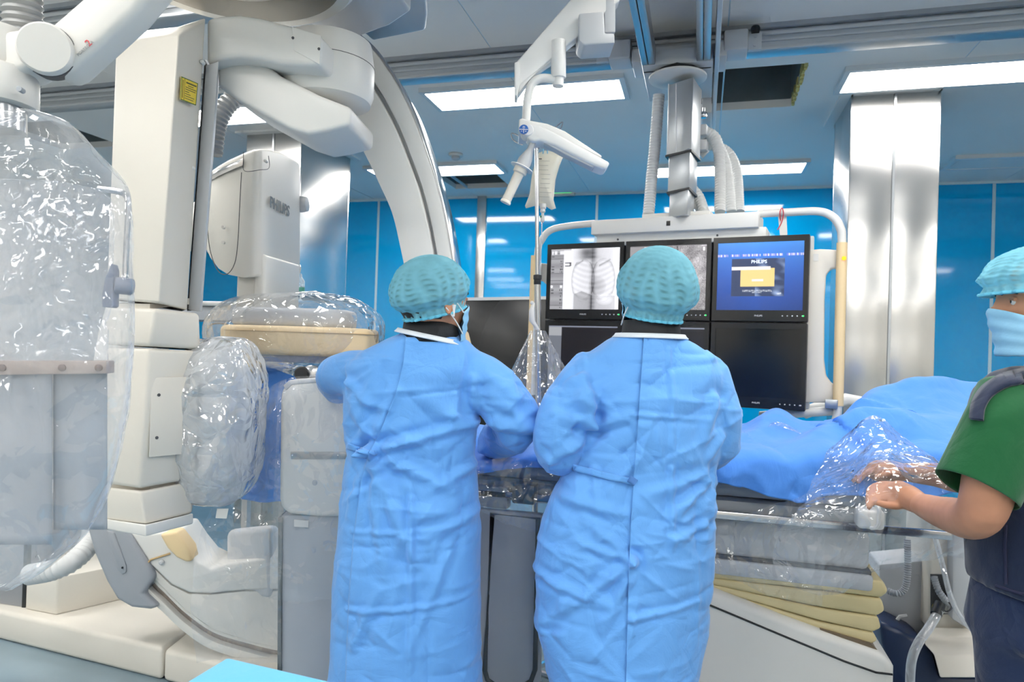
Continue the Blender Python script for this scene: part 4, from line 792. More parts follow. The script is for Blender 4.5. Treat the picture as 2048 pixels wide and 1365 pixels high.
tag(dr, 'bright blue drape heaped over the patient at the table end', 'drape')
rr = [row(2.16, (745, 980), (790, 980), (840, 980), (900, 955), (960, 948), (1020, 942), (1080, 940), (1200, 945), (1400, 960)),
      row(2.17, (745, 940), (790, 940), (840, 940), (900, 930), (960, 935), (1020, 922), (1080, 915), (1200, 920), (1400, 930)),
      row(2.3, (745, 900), (790, 900), (840, 900), (900, 890), (955, 905), (1020, 905), (1080, 890), (1200, 900), (1400, 900)),
      row(2.42, (745, 880), (790, 880), (840, 880), (900, 860), (960, 866), (1020, 885), (1080, 880), (1200, 880), (1400, 880)),
      row(2.6, (745, 860), (790, 860), (840, 860), (900, 850), (960, 858), (1020, 868), (1080, 868), (1200, 870), (1400, 870)),
      row(2.72, (745, 960), (790, 960), (840, 960), (900, 950), (960, 950), (1020, 950), (1080, 950), (1200, 950), (1400, 950))]
d2 = sheet('surgical_drape', net(rr), 96, 60, drape_m, None, amp=.012, seed=8, thick=.001)
tag(d2, 'blue drape lying on the table between the two gowned people', 'drape')
rr = [[P(500, 735, 2.55), P(540, 738, 2.5), P(575, 750, 2.45), P(640, 775, 2.4)], [P(505, 800, 2.45), P(545, 800, 2.42), P(600, 815, 2.4), P(660, 830, 2.38)], [P(495, 900, 2.4), P(540, 900, 2.38), P(590, 910, 2.38), P(650, 910, 2.38)], [P(480, 1000, 2.4), P(530, 1008, 2.38), P(570, 1005, 2.38), P(640, 1010, 2.38)]]
d3 = sheet('surgical_drape', rr, 40, 40, drape_m, None, amp=.012, seed=12, thick=.001)
tag(d3, 'blue drape hanging under the detector beside the white unit', 'drape')
# instrument trolley corner with pale blue cloth, low in front
it = thing('instrument_trolley', Pz(520, 1420, .83), 'pale blue cloth covered trolley corner in front of the floor machine', 'trolley')
ca = Pz(456, 1321, .85); cl1 = Pz(372, 1372, .85); cr1 = Pz(700, 1378, .85); e1 = (cl1-ca).normalized(); e2 = (cr1-ca).normalized()
cc = [ca, ca+e2*.6, ca+e2*.6+e1*.45, ca+e1*.45]
MB().prism([p-UP*.03 for p in cc], UP*.028).obj('trolley_top', chrome, it)
mb = MB(); mb.rings([[p+(p-sum(cc, Vector())/4).normalized()*.03-UP*.25 for p in cc], [p+(p-sum(cc, Vector())/4).normalized()*.008 for p in cc], [p+UP*.003 for p in cc]]).obj('cloth_cover', cloth_mat('cloth_cyan', C(100, 195, 245), .15, 4), it, bev=.008)
for p in cc: MB().tube([p*.95+(sum(cc, Vector())/4)*.05-UP*.03, Vector((p.x*.95+sum(cc, Vector()).x/4*.05, p.y*.95+sum(cc, Vector()).y/4*.05, 0))], .012, 8).obj('leg', chrome, it)
# ------------------------------------------------------------------ pump cart behind the table end
ct = thing('equipment_cart', Pz(1890, 1440, 0), 'white equipment cart with navy base, cables and flared column', 'cart')
fc = Fr(1880, 1200, 2.75, -15.5); navy = mat('navy_cover', C(30, 48, 84), .35)
MB().prism([fc(*p) for p in ((1862, 1030), (1930, 1030), (1950, 1258), (1940, 1268), (1856, 1262))], fc.n*.35).obj('column', white2, ct, bev=.012, seg=3)
MB().prism([fc(*p, -.06) for p in ((1906, 1030), (1934, 1030), (1950, 1256), (1942, 1262), (1904, 1240))], fc.n*.1).obj('column_side', greyw, ct, bev=.01)
mb = MB(); mb.rings([[fc(x0, y, n), fc(x1, y, n), fc(x1, y, .35), fc(x0, y, .35)] for x0, x1, y, n in ((1852, 1950, 1256, -.02), (1846, 1953, 1275, -.04), (1850, 1958, 1290, -.1), (1868, 1962, 1310, -.18), (1880, 1964, 1356, -.22))]).obj('flared_skirt', white2, ct, bev=.006)
MB().prism([fc(*p, -.1) for p in ((1760, 1245), (1800, 1262), (1842, 1284), (1866, 1306), (1880, 1356), (1960, 1356), (1960, 1400), (1790, 1400), (1778, 1330), (1765, 1290))], fc.n*.5).obj('navy_base', navy, ct, bev=.02, seg=3)
MB().prism([fc(*p, .1) for p in ((1758, 1130), (1866, 1120), (1866, 1290), (1828, 1284), (1760, 1244))], fc.n*.2).obj('rear_housing', greyw, ct, bev=.008)
MB().prism([fc(*p, -.006) for p in ((1862, 1150), (1904, 1150), (1904, 1228), (1862, 1232))], fc.n*.02).obj('cable_shade_plate', seam, ct)  # raised dark plate stands for the opening's dark parts and the shade inside
MB().prism([fc(*p, -.012) for p in ((1874, 1206), (1902, 1206), (1902, 1228), (1874, 1228))], fc.n*.006).obj('white_connector', white, ct, bev=.002)
hp, hr = hose([fc(1868, 1155, -.02), fc(1876, 1180, -.05), fc(1888, 1198, -.05), fc(1898, 1208, -.03)], .014, .009, .2); MB().tube(hp, hr, 10).obj('coiled_cable', grey, ct)
hp, hr = hose([fc(1815, 1080, .0), fc(1815, 1150, -.02), fc(1808, 1180, -.02), fc(1792, 1188, -.02), fc(1776, 1182, 0)], .014, .009, .2); MB().tube(hp, hr, 10).obj('coiled_cable', grey, ct)
tubm = film('tube_milky', .6)
MB().tube(spline([fc(1878, 1222, -.12), fc(1858, 1256, -.16), fc(1835, 1290, -.2), fc(1822, 1330, -.22), fc(1820, 1400, -.22)], 8), .017, 10).obj('clear_tube', tubm, ct); MB().tube([fc(1880, 1208, -.1), fc(1872, 1230, -.13)], .02, 10).obj('tube_cuff', dark, ct)
MB().tube(spline([fc(1870, 1075, -.1), fc(1885, 1130, -.12), fc(1900, 1190, -.14), fc(1925, 1240, -.15), fc(1970, 1282, -.15)], 8), .01, 8).obj('clear_tube', tubm, ct)
MB().tube(spline([fc(1864, 1230, -.05), fc(1866, 1212, -.06), fc(1874, 1204, -.06)], 5), .003, 6).obj('yellow_wire', mat('yellow_wire', C(190, 180, 60), .5), ct); MB().tube(spline([fc(1876, 1208, -.1), fc(1892, 1224, -.1), fc(1903, 1216, -.1), fc(1898, 1206, -.08)], 5), .003, 6).obj('grey_wire', seam, ct)
MB().tube([fc(1792, 1244, .06), fc(1800, 1234, .06), fc(1814, 1232, .06)], .008, 8).obj('hose_nozzle', greyw, ct)
for x in (1815, 1930):
    p = fc(x, 1400, -.12); MB().lathe(Vector((p.x, p.y-.02, .05)), fc.n, [(.02, -.02), (.05, -.018), (.05, .018), (.02, .02)], 20).obj('castor', dark, ct)
rk = thing('equipment_rack', Pz(1960, 1420, 0), 'black slotted equipment rack with a coiled white cord, behind the green sleeve', 'rack')
fk = Fr(1960, 1150, 3.1, -15.5)
for k in range(4): MB().prism([fk(*p) for p in ((1930, 1098+k*22), (2040, 1098+k*22), (2040, 1115+k*22), (1930, 1115+k*22))], fk.n*.3).obj('rack_unit', dark, rk, bev=.004)
for y in (1082, 1160, 1185): MB().prism([fk(*p, -.01) for p in ((1928, y), (2042, y), (2042, y+5), (1928, y+5))], fk.n*.32).obj('rack_shelf', alu, rk)
for x in (1932, 2036):
    a = fk(x, 1080, .15); MB().tube([a, Vector((a.x, a.y, 0))], .014, 8).obj('rack_post', alu, rk)
co = []; a, b_ = fk(1953, 1070, -.1), fk(1972, 1190, -.1)
for i in range(220): t_ = i/219; co.append(a.lerp(b_, t_)+fk.u*.012*math.cos(t_*2*PI*14)+fk.n*.012*math.sin(t_*2*PI*14))
MB().tube(co, .0035, 5).obj('coiled_cord', hosew, rk)
# ------------------------------------------------------------------ clear plastic sheets
fpr = lambda n, *pts: [fp(x, y, n) for x, y in pts]
rr = [fpr(.0, (1650, 905), (1700, 872), (1742, 842), (1800, 878), (1872, 925)), fpr(-.12, (1622, 960), (1690, 935), (1760, 905), (1830, 925), (1890, 950)), fpr(-.3, (1592, 1020), (1680, 1000), (1760, 950), (1840, 965), (1905, 965)),
      fpr(-.34, (1562, 1080), (1650, 1080), (1740, 1060), (1830, 1050), (1925, 1050)), fpr(-.28, (1545, 1150), (1640, 1215), (1720, 1160), (1830, 1125), (1942, 1125))]
tag(sheet('plastic_sheet', rr, 100, 100, film_m, None, amp=.02, seed=21, thick=.0, sc=1.2, amp2=.03, sc2=.6), 'crumpled clear plastic sheet over the hand at the table control', 'plastic sheet')
rr = [fpr(-.1, (1415, 1062), (1500, 1030), (1585, 1012), (1640, 985)), fpr(-.1, (1415, 1100), (1510, 1090), (1600, 1080), (1650, 1070)), fpr(-.1, (1415, 1128), (1510, 1150), (1590, 1170), (1640, 1160)), fpr(-.1, (1413, 1140), (1510, 1190), (1580, 1215), (1636, 1222))]
tag(sheet('plastic_sheet', rr, 70, 70, film_m, None, amp=.014, seed=25, thick=0, sc=1.1, amp2=.02, sc2=.6), 'clear plastic sheet hanging over the table side and cream bellows', 'plastic sheet')
rr = [row(2.5, (1440, 880), (1500, 855), (1548, 838), (1600, 858), (1650, 870)), row(2.4, (1440, 885), (1500, 872), (1550, 852), (1605, 872), (1655, 880))]
tag(sheet('plastic_sheet', net(rr), 40, 12, film_m, None, amp=.008, seed=28, thick=0), 'clear plastic sheet ridge behind the blue drape under the monitors', 'plastic sheet')
mb = MB(); vs = []; nu, nv = 56, 30; ap = P(1076, 662, 2.82)
for j in range(nv):
    t_ = j/(nv-1); c_ = ap.lerp(P(1072, 835, 2.75), t_)
    for i in range(nu):
        a = 2*PI*i/nu; r_ = .03+.15*t_*(1+.14*math.sin(a*5+1)+.08*math.sin(a*11)); p = c_+RT*r_*math.cos(a)*1.05+FW*r_*.6*math.sin(a); vs.append(p+crumple(p, .007*t_, 1.6, 31))
mb.add(vs, [(j*nu+i, j*nu+(i+1) % nu, (j+1)*nu+(i+1) % nu, (j+1)*nu+i) for j in range(nv-1) for i in range(nu)])
tag(mb.obj('plastic_sheet', film_m, None, ang=50), 'clear plastic tent gathered around the infusion pole', 'plastic sheet')
tie = thing('gauze_tie', P(1062, 620, 2.80), 'white tape ribbon tied around the infusion pole above the plastic tent', 'tape')
MB().rings([[p-FW*.0+RT*.0, p+UP*.0+RT*w_] for p, w_ in ((P(1064, 606, 2.8), .012), (P(1058, 622, 2.79), .022), (P(1058, 642, 2.79), .024), (P(1066, 652, 2.8), .02), (P(1070, 660, 2.79), .02))], cap=False, closed=False).obj('ribbon', white, tie, mods=[solid(.001)])
MB().lathe(P(1064, 606, 2.8), -FW, [(.008, 0), (.006, .006), (.001, .007)], 10).obj('knot', white, tie)
rr = [row(2.1, (945, 925), (1000, 918), (1060, 922), (1110, 930)), row(2.09, (950, 970), (1000, 960), (1060, 955), (1115, 965)), row(2.08, (955, 1010), (1000, 1010), (1060, 1015), (1110, 1020)), row(2.1, (965, 1030), (1005, 1050), (1060, 1068), (1105, 1078))]
tag(sheet('plastic_sheet', net(rr), 48, 48, film_m, None, amp=.012, seed=35, thick=0, sc=1.3), 'clear plastic sheet on the table side between the gowned people', 'plastic sheet')
rr = [row(2.13, (520, 790), (530, 780), (540, 770), (556, 760), (566, 756)), row(2.07, (470, 900), (490, 900), (520, 900), (552, 860), (564, 850)), row(2.05, (400, 1060), (450, 1060), (510, 1040), (548, 1030), (562, 1030)), row(2.05, (382, 1180), (440, 1190), (500, 1180), (546, 1180), (560, 1180)), row(2.05, (390, 1330), (430, 1320), (490, 1335), (544, 1330), (558, 1340))]
ps = sheet('plastic_sheet', net(rr), 72, 110, film_m, None, amp=.016, seed=41, thick=0, sc=1.0)
tag(ps, 'long clear plastic sheet hanging beside the white control unit with a paper square', 'plastic sheet')
MB().prism([P(*p, 2.03) for p in ((434, 1018), (457, 1018), (453, 1038), (431, 1037))], FW*.001).obj('paper_square', white, ps)
rr = [row(2.07, (556, 770), (590, 755), (640, 755), (690, 760)), row(2.06, (552, 860), (600, 850), (640, 855), (690, 860)), row(2.06, (548, 960), (590, 960), (640, 960), (690, 960)), row(2.07, (540, 1060), (590, 1070), (640, 1060), (690, 1060)), row(2.07, (535, 1200), (590, 1210), (640, 1200), (680, 1200))]
tag(sheet('plastic_sheet', net(rr), 40, 60, film('unit_film', .03, .7, bs=.35), None, amp=.008, seed=45, thick=0, sc=.9), 'clear plastic film stretched over the white control unit', 'plastic sheet')
# ------------------------------------------------------------------ hanging shield under plastic, nearest on the left
sh = thing('hanging_shield', P(100, 1180, 1.35), 'hanging radiation shield bagged in clear plastic on a jointed white arm', 'shield')
f7 = Fr(120, 600, 1.35, 6)
MB().prism([f7(*p) for p in ((-120, 352), (120, 362), (196, 378), (220, 396), (226, 430), (222, 610), (213, 640), (208, 650), (215, 662), (213, 735), (-120, 735))], f7.n*.009).obj('acrylic_pane', film('acrylic', .06, .5), sh, bev=.002)
MB().tube(spline([f7(*p, .03) for p in ((196, 378), (238, 384), (252, 392), (257, 410), (254, 470), (250, 560))], 6), .006, 8).obj('steel_rod', chrome, sh)
MB().prism([f7(*p, -.012) for p in ((222, 526), (226, 540), (225, 612), (220, 616), (203, 614), (203, 590), (208, 560))], f7.n*.03).obj('bracket_plate', mat('bracket_slate', C(138, 146, 164), .35), sh, bev=.006)
MB().tube([f7(226, 570, .0), f7(268, 575, .02)], .017, 14).obj('bracket_knob', mat('bracket_slate', C(138, 146, 164), .35), sh, bev=.005)
MB().prism([f7(*p, -.015) for p in ((-120, 722), (213, 722), (213, 748), (-120, 752))], f7.n*.035).obj('clamp_bar', mat('bar_taupe', C(176, 160, 152), .35), sh, bev=.003)
for x in (5, 125, 198): MB().lathe(f7(x, 736, -.015), -f7.n, [(.007, 0), (.007, .003), (.003, .005), (.0001, .005)], 12).obj('bolt', mat('bolt_dark', C(120, 100, 95), .4), sh)
flm = mat('lead_flap_grey', C(166, 172, 180), .6, vary=.05, vscale=6)
for x0, x1, yb2, k in ((-120, 104, 1090, 0), (107, 214, 1060, 1)):
    mb = MB(); mb.grid(lambda a, b_: f7(x0+(x1-x0)*a, 744+(yb2-744)*b_, .004+.012*k+.012*math.sin(a*7+k)*b_+.006*math.sin(b_*9)), 16, 20).obj('lead_flap', flm, sh, mods=[solid(.003)])
nb = 44; mb = MB(); ol = [(70, 222), (120, 240), (160, 268), (200, 312), (238, 352), (258, 384), (263, 430), (264, 520), (268, 600), (264, 700), (256, 800), (240, 900), (216, 990), (185, 1050), (150, 1092), (90, 1140), (20, 1180)]
olr = spline([Vector((x, y, 0)) for x, y in ol], 6); M_ = len(olr); vs = []
for nn_ in (-1, 1):
    for p in olr:
        for i in range(nb):
            t_ = i/(nb-1); x = p.x+(-160-p.x)*t_**1.0; y = p.y; prof = math.sqrt(max(0, 1-(1-min(1, t_*2.5))**2))
            q = f7(x, y, nn_*(.05*prof)+.0); vs.append(q+crumple(q, .017*min(1, t_*6+.3), 1.15, 51+nn_))
n1_ = M_*nb; fsx = []
for k in range(2):
    for j in range(M_-1):
        for i in range(nb-1):
            a = k*n1_+j*nb+i; fsx.append((a, a+1, a+nb+1, a+nb) if k else (a, a+nb, a+nb+1, a+1))
mb.add(vs, fsx); mb.obj('plastic_bag', film('bag_film', .22, .5, bs=.35, vz=.35), sh, ang=50)
# the jointed arm
aw = mat('arm_white', C(226, 224, 219), .35)
MB().tube([f7(-15, 60, .02), f7(-12, 145, .02)], .062, 24).obj('swivel_body', aw, sh, bev=.01)
MB().prism([f7(*p, -.02) for p in ((0, 62), (54, 54), (60, 80), (62, 130), (40, 140), (0, 150))], f7.n*.09).obj('elbow_body', aw, sh, bev=.012, seg=3)
MB().tube([f7(-14, 140, .02), f7(-14, 215, .02)], .077, 28).obj('swivel_collar', aw, sh, bev=.008)
MB().lathe(f7(40, 179, -.035), -f7.n, [(.005, -.01), (.005, .004), (.001, .004)], 10).obj('set_screw', grey, sh)
MB().tube([f7(-12, 210, .02), f7(-12, 262, .02)], .055, 24).obj('steel_spigot', chrome, sh)
MB().prism([f7(*p, .01) for p in ((66, 66), (92, 53), (160, -6), (230, -60), (340, -60), (285, 5), (271, 22), (143, 137), (118, 150), (84, 130))], f7.n*.085).obj('spring_arm', aw, sh, bev=.018, seg=4)
jn = (-f7.n*.9+f7.u*.25-UP*.15).normalized()
MB().lathe(f7(97, 103, .012), jn, [(.049, -.05), (.049, .028), (.045, .034), (.0001, .035)], 36).obj('joint_disc', aw, sh)
MB().lathe(f7(97, 103, .012), jn, [(.0505, -.03), (.0505, .012), (.049, .0125)], 36).obj('joint_gap', seam, sh)
tdir = (f7(182, 88)-f7(155, 113)).normalized(); tup = (UP-tdir*UP.dot(tdir)).normalized()
text('lettering', 'PORTEGRA', f7(157, 113, .0085), tdir, tup, .0082, mat('lettering_grey', C(150, 152, 154), .5), sh, .0003)
text('lettering', '2', f7(178, 94, .0085), tdir, tup, .02, mat('lettering_red', C(215, 50, 60), .5), sh, .0003)
hp, hr = hose([f7(42, -80, .1), f7(44, 10, .1), f7(48, 80, .11)], .039, .0135, .12); MB().tube(hp, hr, 20).obj('ribbed_hose', hoseg, sh)
hp, hr = hose([f7(64, 130, .12), f7(70, 170, .12), f7(66, 230, .12)], .012, .011, .2); MB().tube(hp, hr, 12).obj('ribbed_hose', hoseg, sh)
a = f7(340, -60, .05); MB().tube([f7(300, -40, .05), a, Vector((a.x+.05, a.y+.05, ZC))], .035, 16).obj('ceiling_arm', aw, sh)
# ------------------------------------------------------------------ people
skin_m = mat('skin', C(198, 142, 112), .5, vary=.06, vscale=25, spec=.35)
hair_m = mat('dark_hair', C(26, 22, 20), .6, bump=.5, bscale=160)
gown_m = cloth_mat('gown_blue', C(108, 172, 242), .22, 8)
flap_m = gown_m
black_c = mat('black_collar', C(28, 30, 35), .7, bump=.2, bscale=200)
green_m = cloth_mat('scrub_green', C(28, 92, 54), .2, 7, .85)
navy_c = cloth_mat('lead_vest_navy', C(26, 38, 66), .2, 6, .6)
maskm = mat('mask_blue', C(150, 205, 238), .7, bump=.3, bscale=60); loopm = mat('mask_loop_white', C(238, 240, 242), .6)
def cap_mat():
    m = bpy.data.materials.new('cap_netting'); m.use_nodes = True; nt = m.node_tree; nt.nodes.clear(); N = nt.nodes.new; L = nt.links.new
    out = N('ShaderNodeOutputMaterial'); tr = N('ShaderNodeBsdfTransparent'); df = N('ShaderNodeBsdfDiffuse'); tl = N('ShaderNodeBsdfTranslucent')
    df.inputs[0].default_value = C(146, 216, 236); tl.inputs[0].default_value = C(150, 224, 242); a = N('ShaderNodeMixShader'); a.inputs[0].default_value = .35; b = N('ShaderNodeMixShader')
    at = N('ShaderNodeAttribute'); at.attribute_name = 'thin'; tc = N('ShaderNodeTexCoord'); nz = N('ShaderNodeTexNoise'); nz.inputs['Scale'].default_value = 300; bp = N('ShaderNodeBump'); bp.inputs['Strength'].default_value = .3; bp.inputs['Distance'].default_value = .002
    L(tc.outputs['Object'], nz.inputs['Vector']); L(nz.outputs['Fac'], bp.inputs['Height']); L(bp.outputs[0], df.inputs['Normal'])
    L(df.outputs[0], a.inputs[1]); L(tl.outputs[0], a.inputs[2]); L(at.outputs['Fac'], b.inputs[0]); L(a.outputs[0], b.inputs[1]); L(tr.outputs[0], b.inputs[2]); L(b.outputs[0], out.inputs[0]); return m
cap_m = cap_mat()
HU = rt0.normalized(); HN = Vector((fw.x, fw.y, 0)).normalized()
def fuse(name, mb, voxel, m, parent, smooth_it=4, post=None):
    """union of closed shells into one continuous skin"""
    o = mb.obj(name, m, None, ang=180); md = o.modifiers.new('remesh', 'REMESH'); md.mode = 'VOXEL'; md.voxel_size = voxel; md.use_smooth_shade = True
    sm = o.modifiers.new('smooth', 'SMOOTH'); sm.factor = .6; sm.iterations = smooth_it
    dg = bpy.context.evaluated_depsgraph_get(); me = bpy.data.meshes.new_from_object(o.evaluated_get(dg)); c = o.location.copy(); bpy.data.objects.remove(o)
    n = len(me.vertices); co = np.empty(n*3); me.vertices.foreach_get('co', co); co = co.reshape(n, 3)+np.array(c)
    if post is not None:
        no = np.empty(n*3); me.vertex_normals.foreach_get('vector', no); no = no.reshape(n, 3); co = co + no*post(co, no)[:, None]
    k = co.mean(0); me.vertices.foreach_set('co', (co-k).ravel()); me.update(); me.polygons.foreach_set('use_smooth', [True]*len(me.polygons))
    ob = bpy.data.objects.new(name, me); COL.objects.link(ob); put(ob, Vector(k), parent); return ob
def sup(c, rx, ry, n=40, pw=2.3, rot=0.0):
    out = []
    for i in range(n):
        a = 2*PI*i/n; ca, sa = math.cos(a), math.sin(a); k = (abs(ca)**pw+abs(sa)**pw)**(-1/pw); x, y = rx*ca*k, ry*sa*k
        out.append(c+HU*(x*math.cos(rot)-y*math.sin(rot))+HN*(x*math.sin(rot)+y*math.cos(rot)))
    return out
def ring_stack(rows, shrink=0.0, rot=0.0):
    rs = []
    for y, xl, xr, ry, d in rows:
        c = P((xl+xr)/2, y, d); rs.append(sup(c, max(.02, (xr-xl)/2*d/FPX-shrink), max(.02, ry-shrink), rot=rot))
    return rs
def limb(mb, pts, rad, seg=18):
    q = []; rr2 = []; n = 6; sp = spline(pts, n); k = len(pts)
    for i in range(len(sp)):
        t_ = i/n; a = min(int(t_), k-2); f = t_-a; rr2.append(rad[a]*(1-f)+rad[a+1]*f)
    d0 = (sp[0]-sp[1]).normalized(); d1 = (sp[-1]-sp[-2]).normalized()
    sp = [sp[0]+d0*rr2[0]*.7]+sp+[sp[-1]+d1*rr2[-1]*.7]; rr2 = [rr2[0]*.6]+rr2+[rr2[-1]*.6]
    return mb.tube(sp, rr2, seg)
def head_shape(mb, c, fdir, s=1.0):
    f = fdir.normalized(); r = f.cross(UP).normalized(); nu, nv = 40, 30; vs = []
    for j in range(nv+1):
        th = PI*j/nv
        for i in range(nu):
            a = 2*PI*i/nu; x, y, z = math.sin(th)*math.cos(a), math.sin(th)*math.sin(a), math.cos(th)
            X, Y, Z = x*.077, y*.098, z*.118
            low = max(0, -z); X *= 1-.28*low**1.3; Y = Y*(1-.12*low) + (.012*low if y > 0 else .03*low)
            if y > 0:
                Y += .024*math.exp(-(x/.13)**2-((z+.12)/.16)**2) + .008*math.exp(-(x/.5)**2-((z-.18)/.1)**2) + .008*math.exp(-(x/.25)**2-((z+.45)/.09)**2) + .01*math.exp(-(x/.3)**2-((z+.82)/.15)**2)
                for sx in (-.42, .42): Y -= .008*math.exp(-((x-sx)/.16)**2-((z-.04)/.09)**2)
            vs.append(c+(r*X+f*Y+UP*Z)*s)
    mb.add(vs, [(j*nu+i, j*nu+(i+1) % nu, (j+1)*nu+(i+1) % nu, (j+1)*nu+i) for j in range(nv) for i in range(nu)])
    for sx in (-1, 1):     # ears
        e = c+(r*sx*.078-f*.006-UP*.012)*s
        mb.rings([[e+(f*math.cos(t)*.017*k+UP*math.sin(t)*.031*k)*s+r*sx*dx*s-f*dx*.5*s for t in [2*PI*q/14 for q in range(14)]] for k, dx in ((.5, -.012), (.8, 0), (1, .008), (.9, .013), (.55, .009))])
    return f, r
def cap(parent, c, fdir, rx, ry, rz, tiltk=.25, seed=0, low=.62):
    f = fdir.normalized(); r = f.cross(UP).normalized(); ax = (UP-f*tiltk).normalized(); f2 = (f-ax*f.dot(ax)).normalized(); nu, nv = 220, 110; vs = []; th_ = []
    for j in range(nv):
        t_ = j/(nv-1); th = t_*PI*low
        for i in range(nu):
            a = 2*PI*i/nu; g = max(0, t_-.35)/.65; h_ = min(1, max(0, (t_-.93)/.07))
            wa = a+.10*math.sin(t_*7+a*3+seed); ple = math.sin(wa*18+.8*math.sin(wa*5+seed)); wt = t_+.012*math.sin(a*9+seed)+.02*noise.noise(Vector((math.cos(a)*3, math.sin(a)*3, t_*3+seed))); rib = math.sin(wt*95)
            k = 1+.016*g*ple+.006*rib*g+.05*noise.noise(Vector((math.cos(a)*2.5, math.sin(a)*2.5, t_*5+seed)))+.02*noise.noise(Vector((math.cos(a)*7, math.sin(a)*7, t_*14+seed)))
            k += h_*(.05+.05*math.sin(a*26+seed))
            rad = math.sin(th)*(1-.14*max(0, min(.93, t_)-.8)/.13); p = r*(rx*rad*math.cos(a)*k)+f2*(ry*rad*math.sin(a)*k)+ax*(rz*math.cos(th)*(1+.004*rib)-.006*h_)
            lad = max(0, rib)**.6*max(0, .35+.65*ple)
            vs.append(c+p); th_.append(max(.02, min(.72, .2+.10*noise.noise(p*30)+.5*lad*min(1, g*2.2)*(1-g*.5)-.5*h_-.12*g-.16*max(0, -ple)**3*g)))
    o = MB().add(vs, [(j*nu+i, j*nu+(i+1) % nu, (j+1)*nu+(i+1) % nu, (j+1)*nu+i) for j in range(nv-1) for i in range(nu)]).obj('bouffant_cap', cap_m, parent, ang=180)
    at = o.data.attributes.new('thin', 'FLOAT', 'POINT'); at.data.foreach_set('value', th_)
    rim = [vs[(nv-1)*nu+i] for i in range(nu)]; MB().tube(rim, .004, 6, loop=True).obj('elastic_rim', mat('cap_rim', C(110, 200, 228), .7), o)
    return o
def mask(parent, c, fdir, s=1.0, sides=(-1, 1)):
    f = fdir.normalized(); r = f.cross(UP).normalized(); mb = MB()
    def fn(a, b_):
        az = (a-.5)*2.1; zt = -.002-.026*abs(2*a-1)**1.5; zz = zt+(-.112-zt)*b_; w_ = .083*(1-.16*max(0, b_-.4)); nz_ = .016*math.exp(-(az/.35)**2-((b_-.15)/.3)**2)
        return c+(r*math.sin(az)*w_+f*(math.cos(az)*(.106-.012*max(0, b_-.5))+nz_-.002+.002*math.sin(b_*22))+UP*zz)*s
    mb.grid(fn, 30, 20); o = mb.obj('face_mask', maskm, parent, mods=[solid(.0018)])
    for sx in sides:
        for zz, za in ((-.03, .012), (-.09, -.035)):
            MB().tube(spline([c+(r*sx*.079+f*.045+UP*zz)*s, c+(r*sx*.085+f*.02+UP*(zz+za)/2)*s, c+(r*sx*.086-f*.006+UP*za)*s, c+(r*sx*.088-f*.022+UP*(za*.6))*s], 5), .0018, 6).obj('ear_loop', loopm, o)
    return o
def fold_fn(folds, d, amp=.004, seed=0, ncr=150):
    fl = []
    for (x0, y0), (x1, y1), a, w_ in folds:
        p, q = P(x0, y0, d), P(x1, y1, d); fl.append((p.dot(HU), p.z, q.dot(HU), q.z, a, w_))
    rg = np.random.default_rng(int(seed*10)); hub = [((f0[0]+f0[2]*.3)/1.3, (f0[1]+f0[3]*.3)/1.3) for f0 in fl]; us = [f0[0] for f0 in fl]; zs = [f0[1] for f0 in fl]; cr_ = []
    for k in range(ncr):
        if k % 5 < 2 and hub: c0 = hub[rg.integers(len(hub))]; cu, cz = c0[0]+rg.normal(0, .05), c0[1]+rg.normal(0, .05)
        else: cu, cz = rg.uniform(min(us)-.03, max(us)+.03), rg.uniform(min(zs)-.25, max(zs)+.05)
        an = rg.choice([rg.normal(.5, .3), rg.normal(-.55, .3), rg.normal(0, .15), rg.normal(1.57, .15)]); ln = rg.uniform(.03, .13); cr_.append((cu, cz, math.cos(an)*ln, math.sin(an)*ln, rg.uniform(.003, .008)*(1 if rg.random() < .6 else -1)*(amp/.005), rg.uniform(.006, .013)))
    def post(co, no):
        hu = np.array(HU); hn = np.array(HN); u = co@hu; z = co[:, 2]; back = np.clip(.35-(no@hn), 0, 1); h = np.zeros(len(co))
        for a0, b0, a1, b1, am, w_ in fl:
            du, dz = a1-a0, b1-b0; L2 = du*du+dz*dz; t_ = np.clip(((u-a0)*du+(z-b0)*dz)/L2, 0, 1); dist = np.hypot(u-a0-t_*du, z-b0-t_*dz); fade = np.clip(1.15-t_*.75, 0, 1)
            h += 1.45*back*am*fade*(np.exp(-(dist/w_)**2)-.45*np.exp(-((dist-2.0*w_)/w_)**2))
        for cu, cz, du, dz, am, w_ in cr_:
            L2 = du*du+dz*dz; t_ = ((u-cu)*du+(z-cz)*dz)/L2; tt = np.clip(t_, -1, 1); dist = np.hypot(u-cu-tt*du, z-cz-tt*dz); sel = dist < w_*5
            h[sel] += (back*am*np.exp(-dist/w_)*np.clip(1.15-tt*tt, 0, 1))[sel]
        for i, p in enumerate(co):
            v = Vector(p); q = Vector((p[0]*.9+p[2]*.5, p[1], p[2]*.7-p[0]*.4))
            n1 = noise.noise(v*3.2+Vector((seed, 0, 0))); wv = nvec(v*3+Vector((seed, 0, 0)))*.09
            d1, _ = noise.voronoi(q*6+wv*6+Vector((0, seed, 0))); d2, _ = noise.voronoi(v*15+wv*15+Vector((seed, seed, 0)))
            msk = max(0, min(1, .55+.9*noise.noise(v*4+Vector((0, 0, seed)))))
            h[i] += amp*(1.6*n1 + 2.6*(d1[0]-.35)*(.4+.6*msk) + 1.2*(d2[0]-.4)*msk)
        return h
    return post
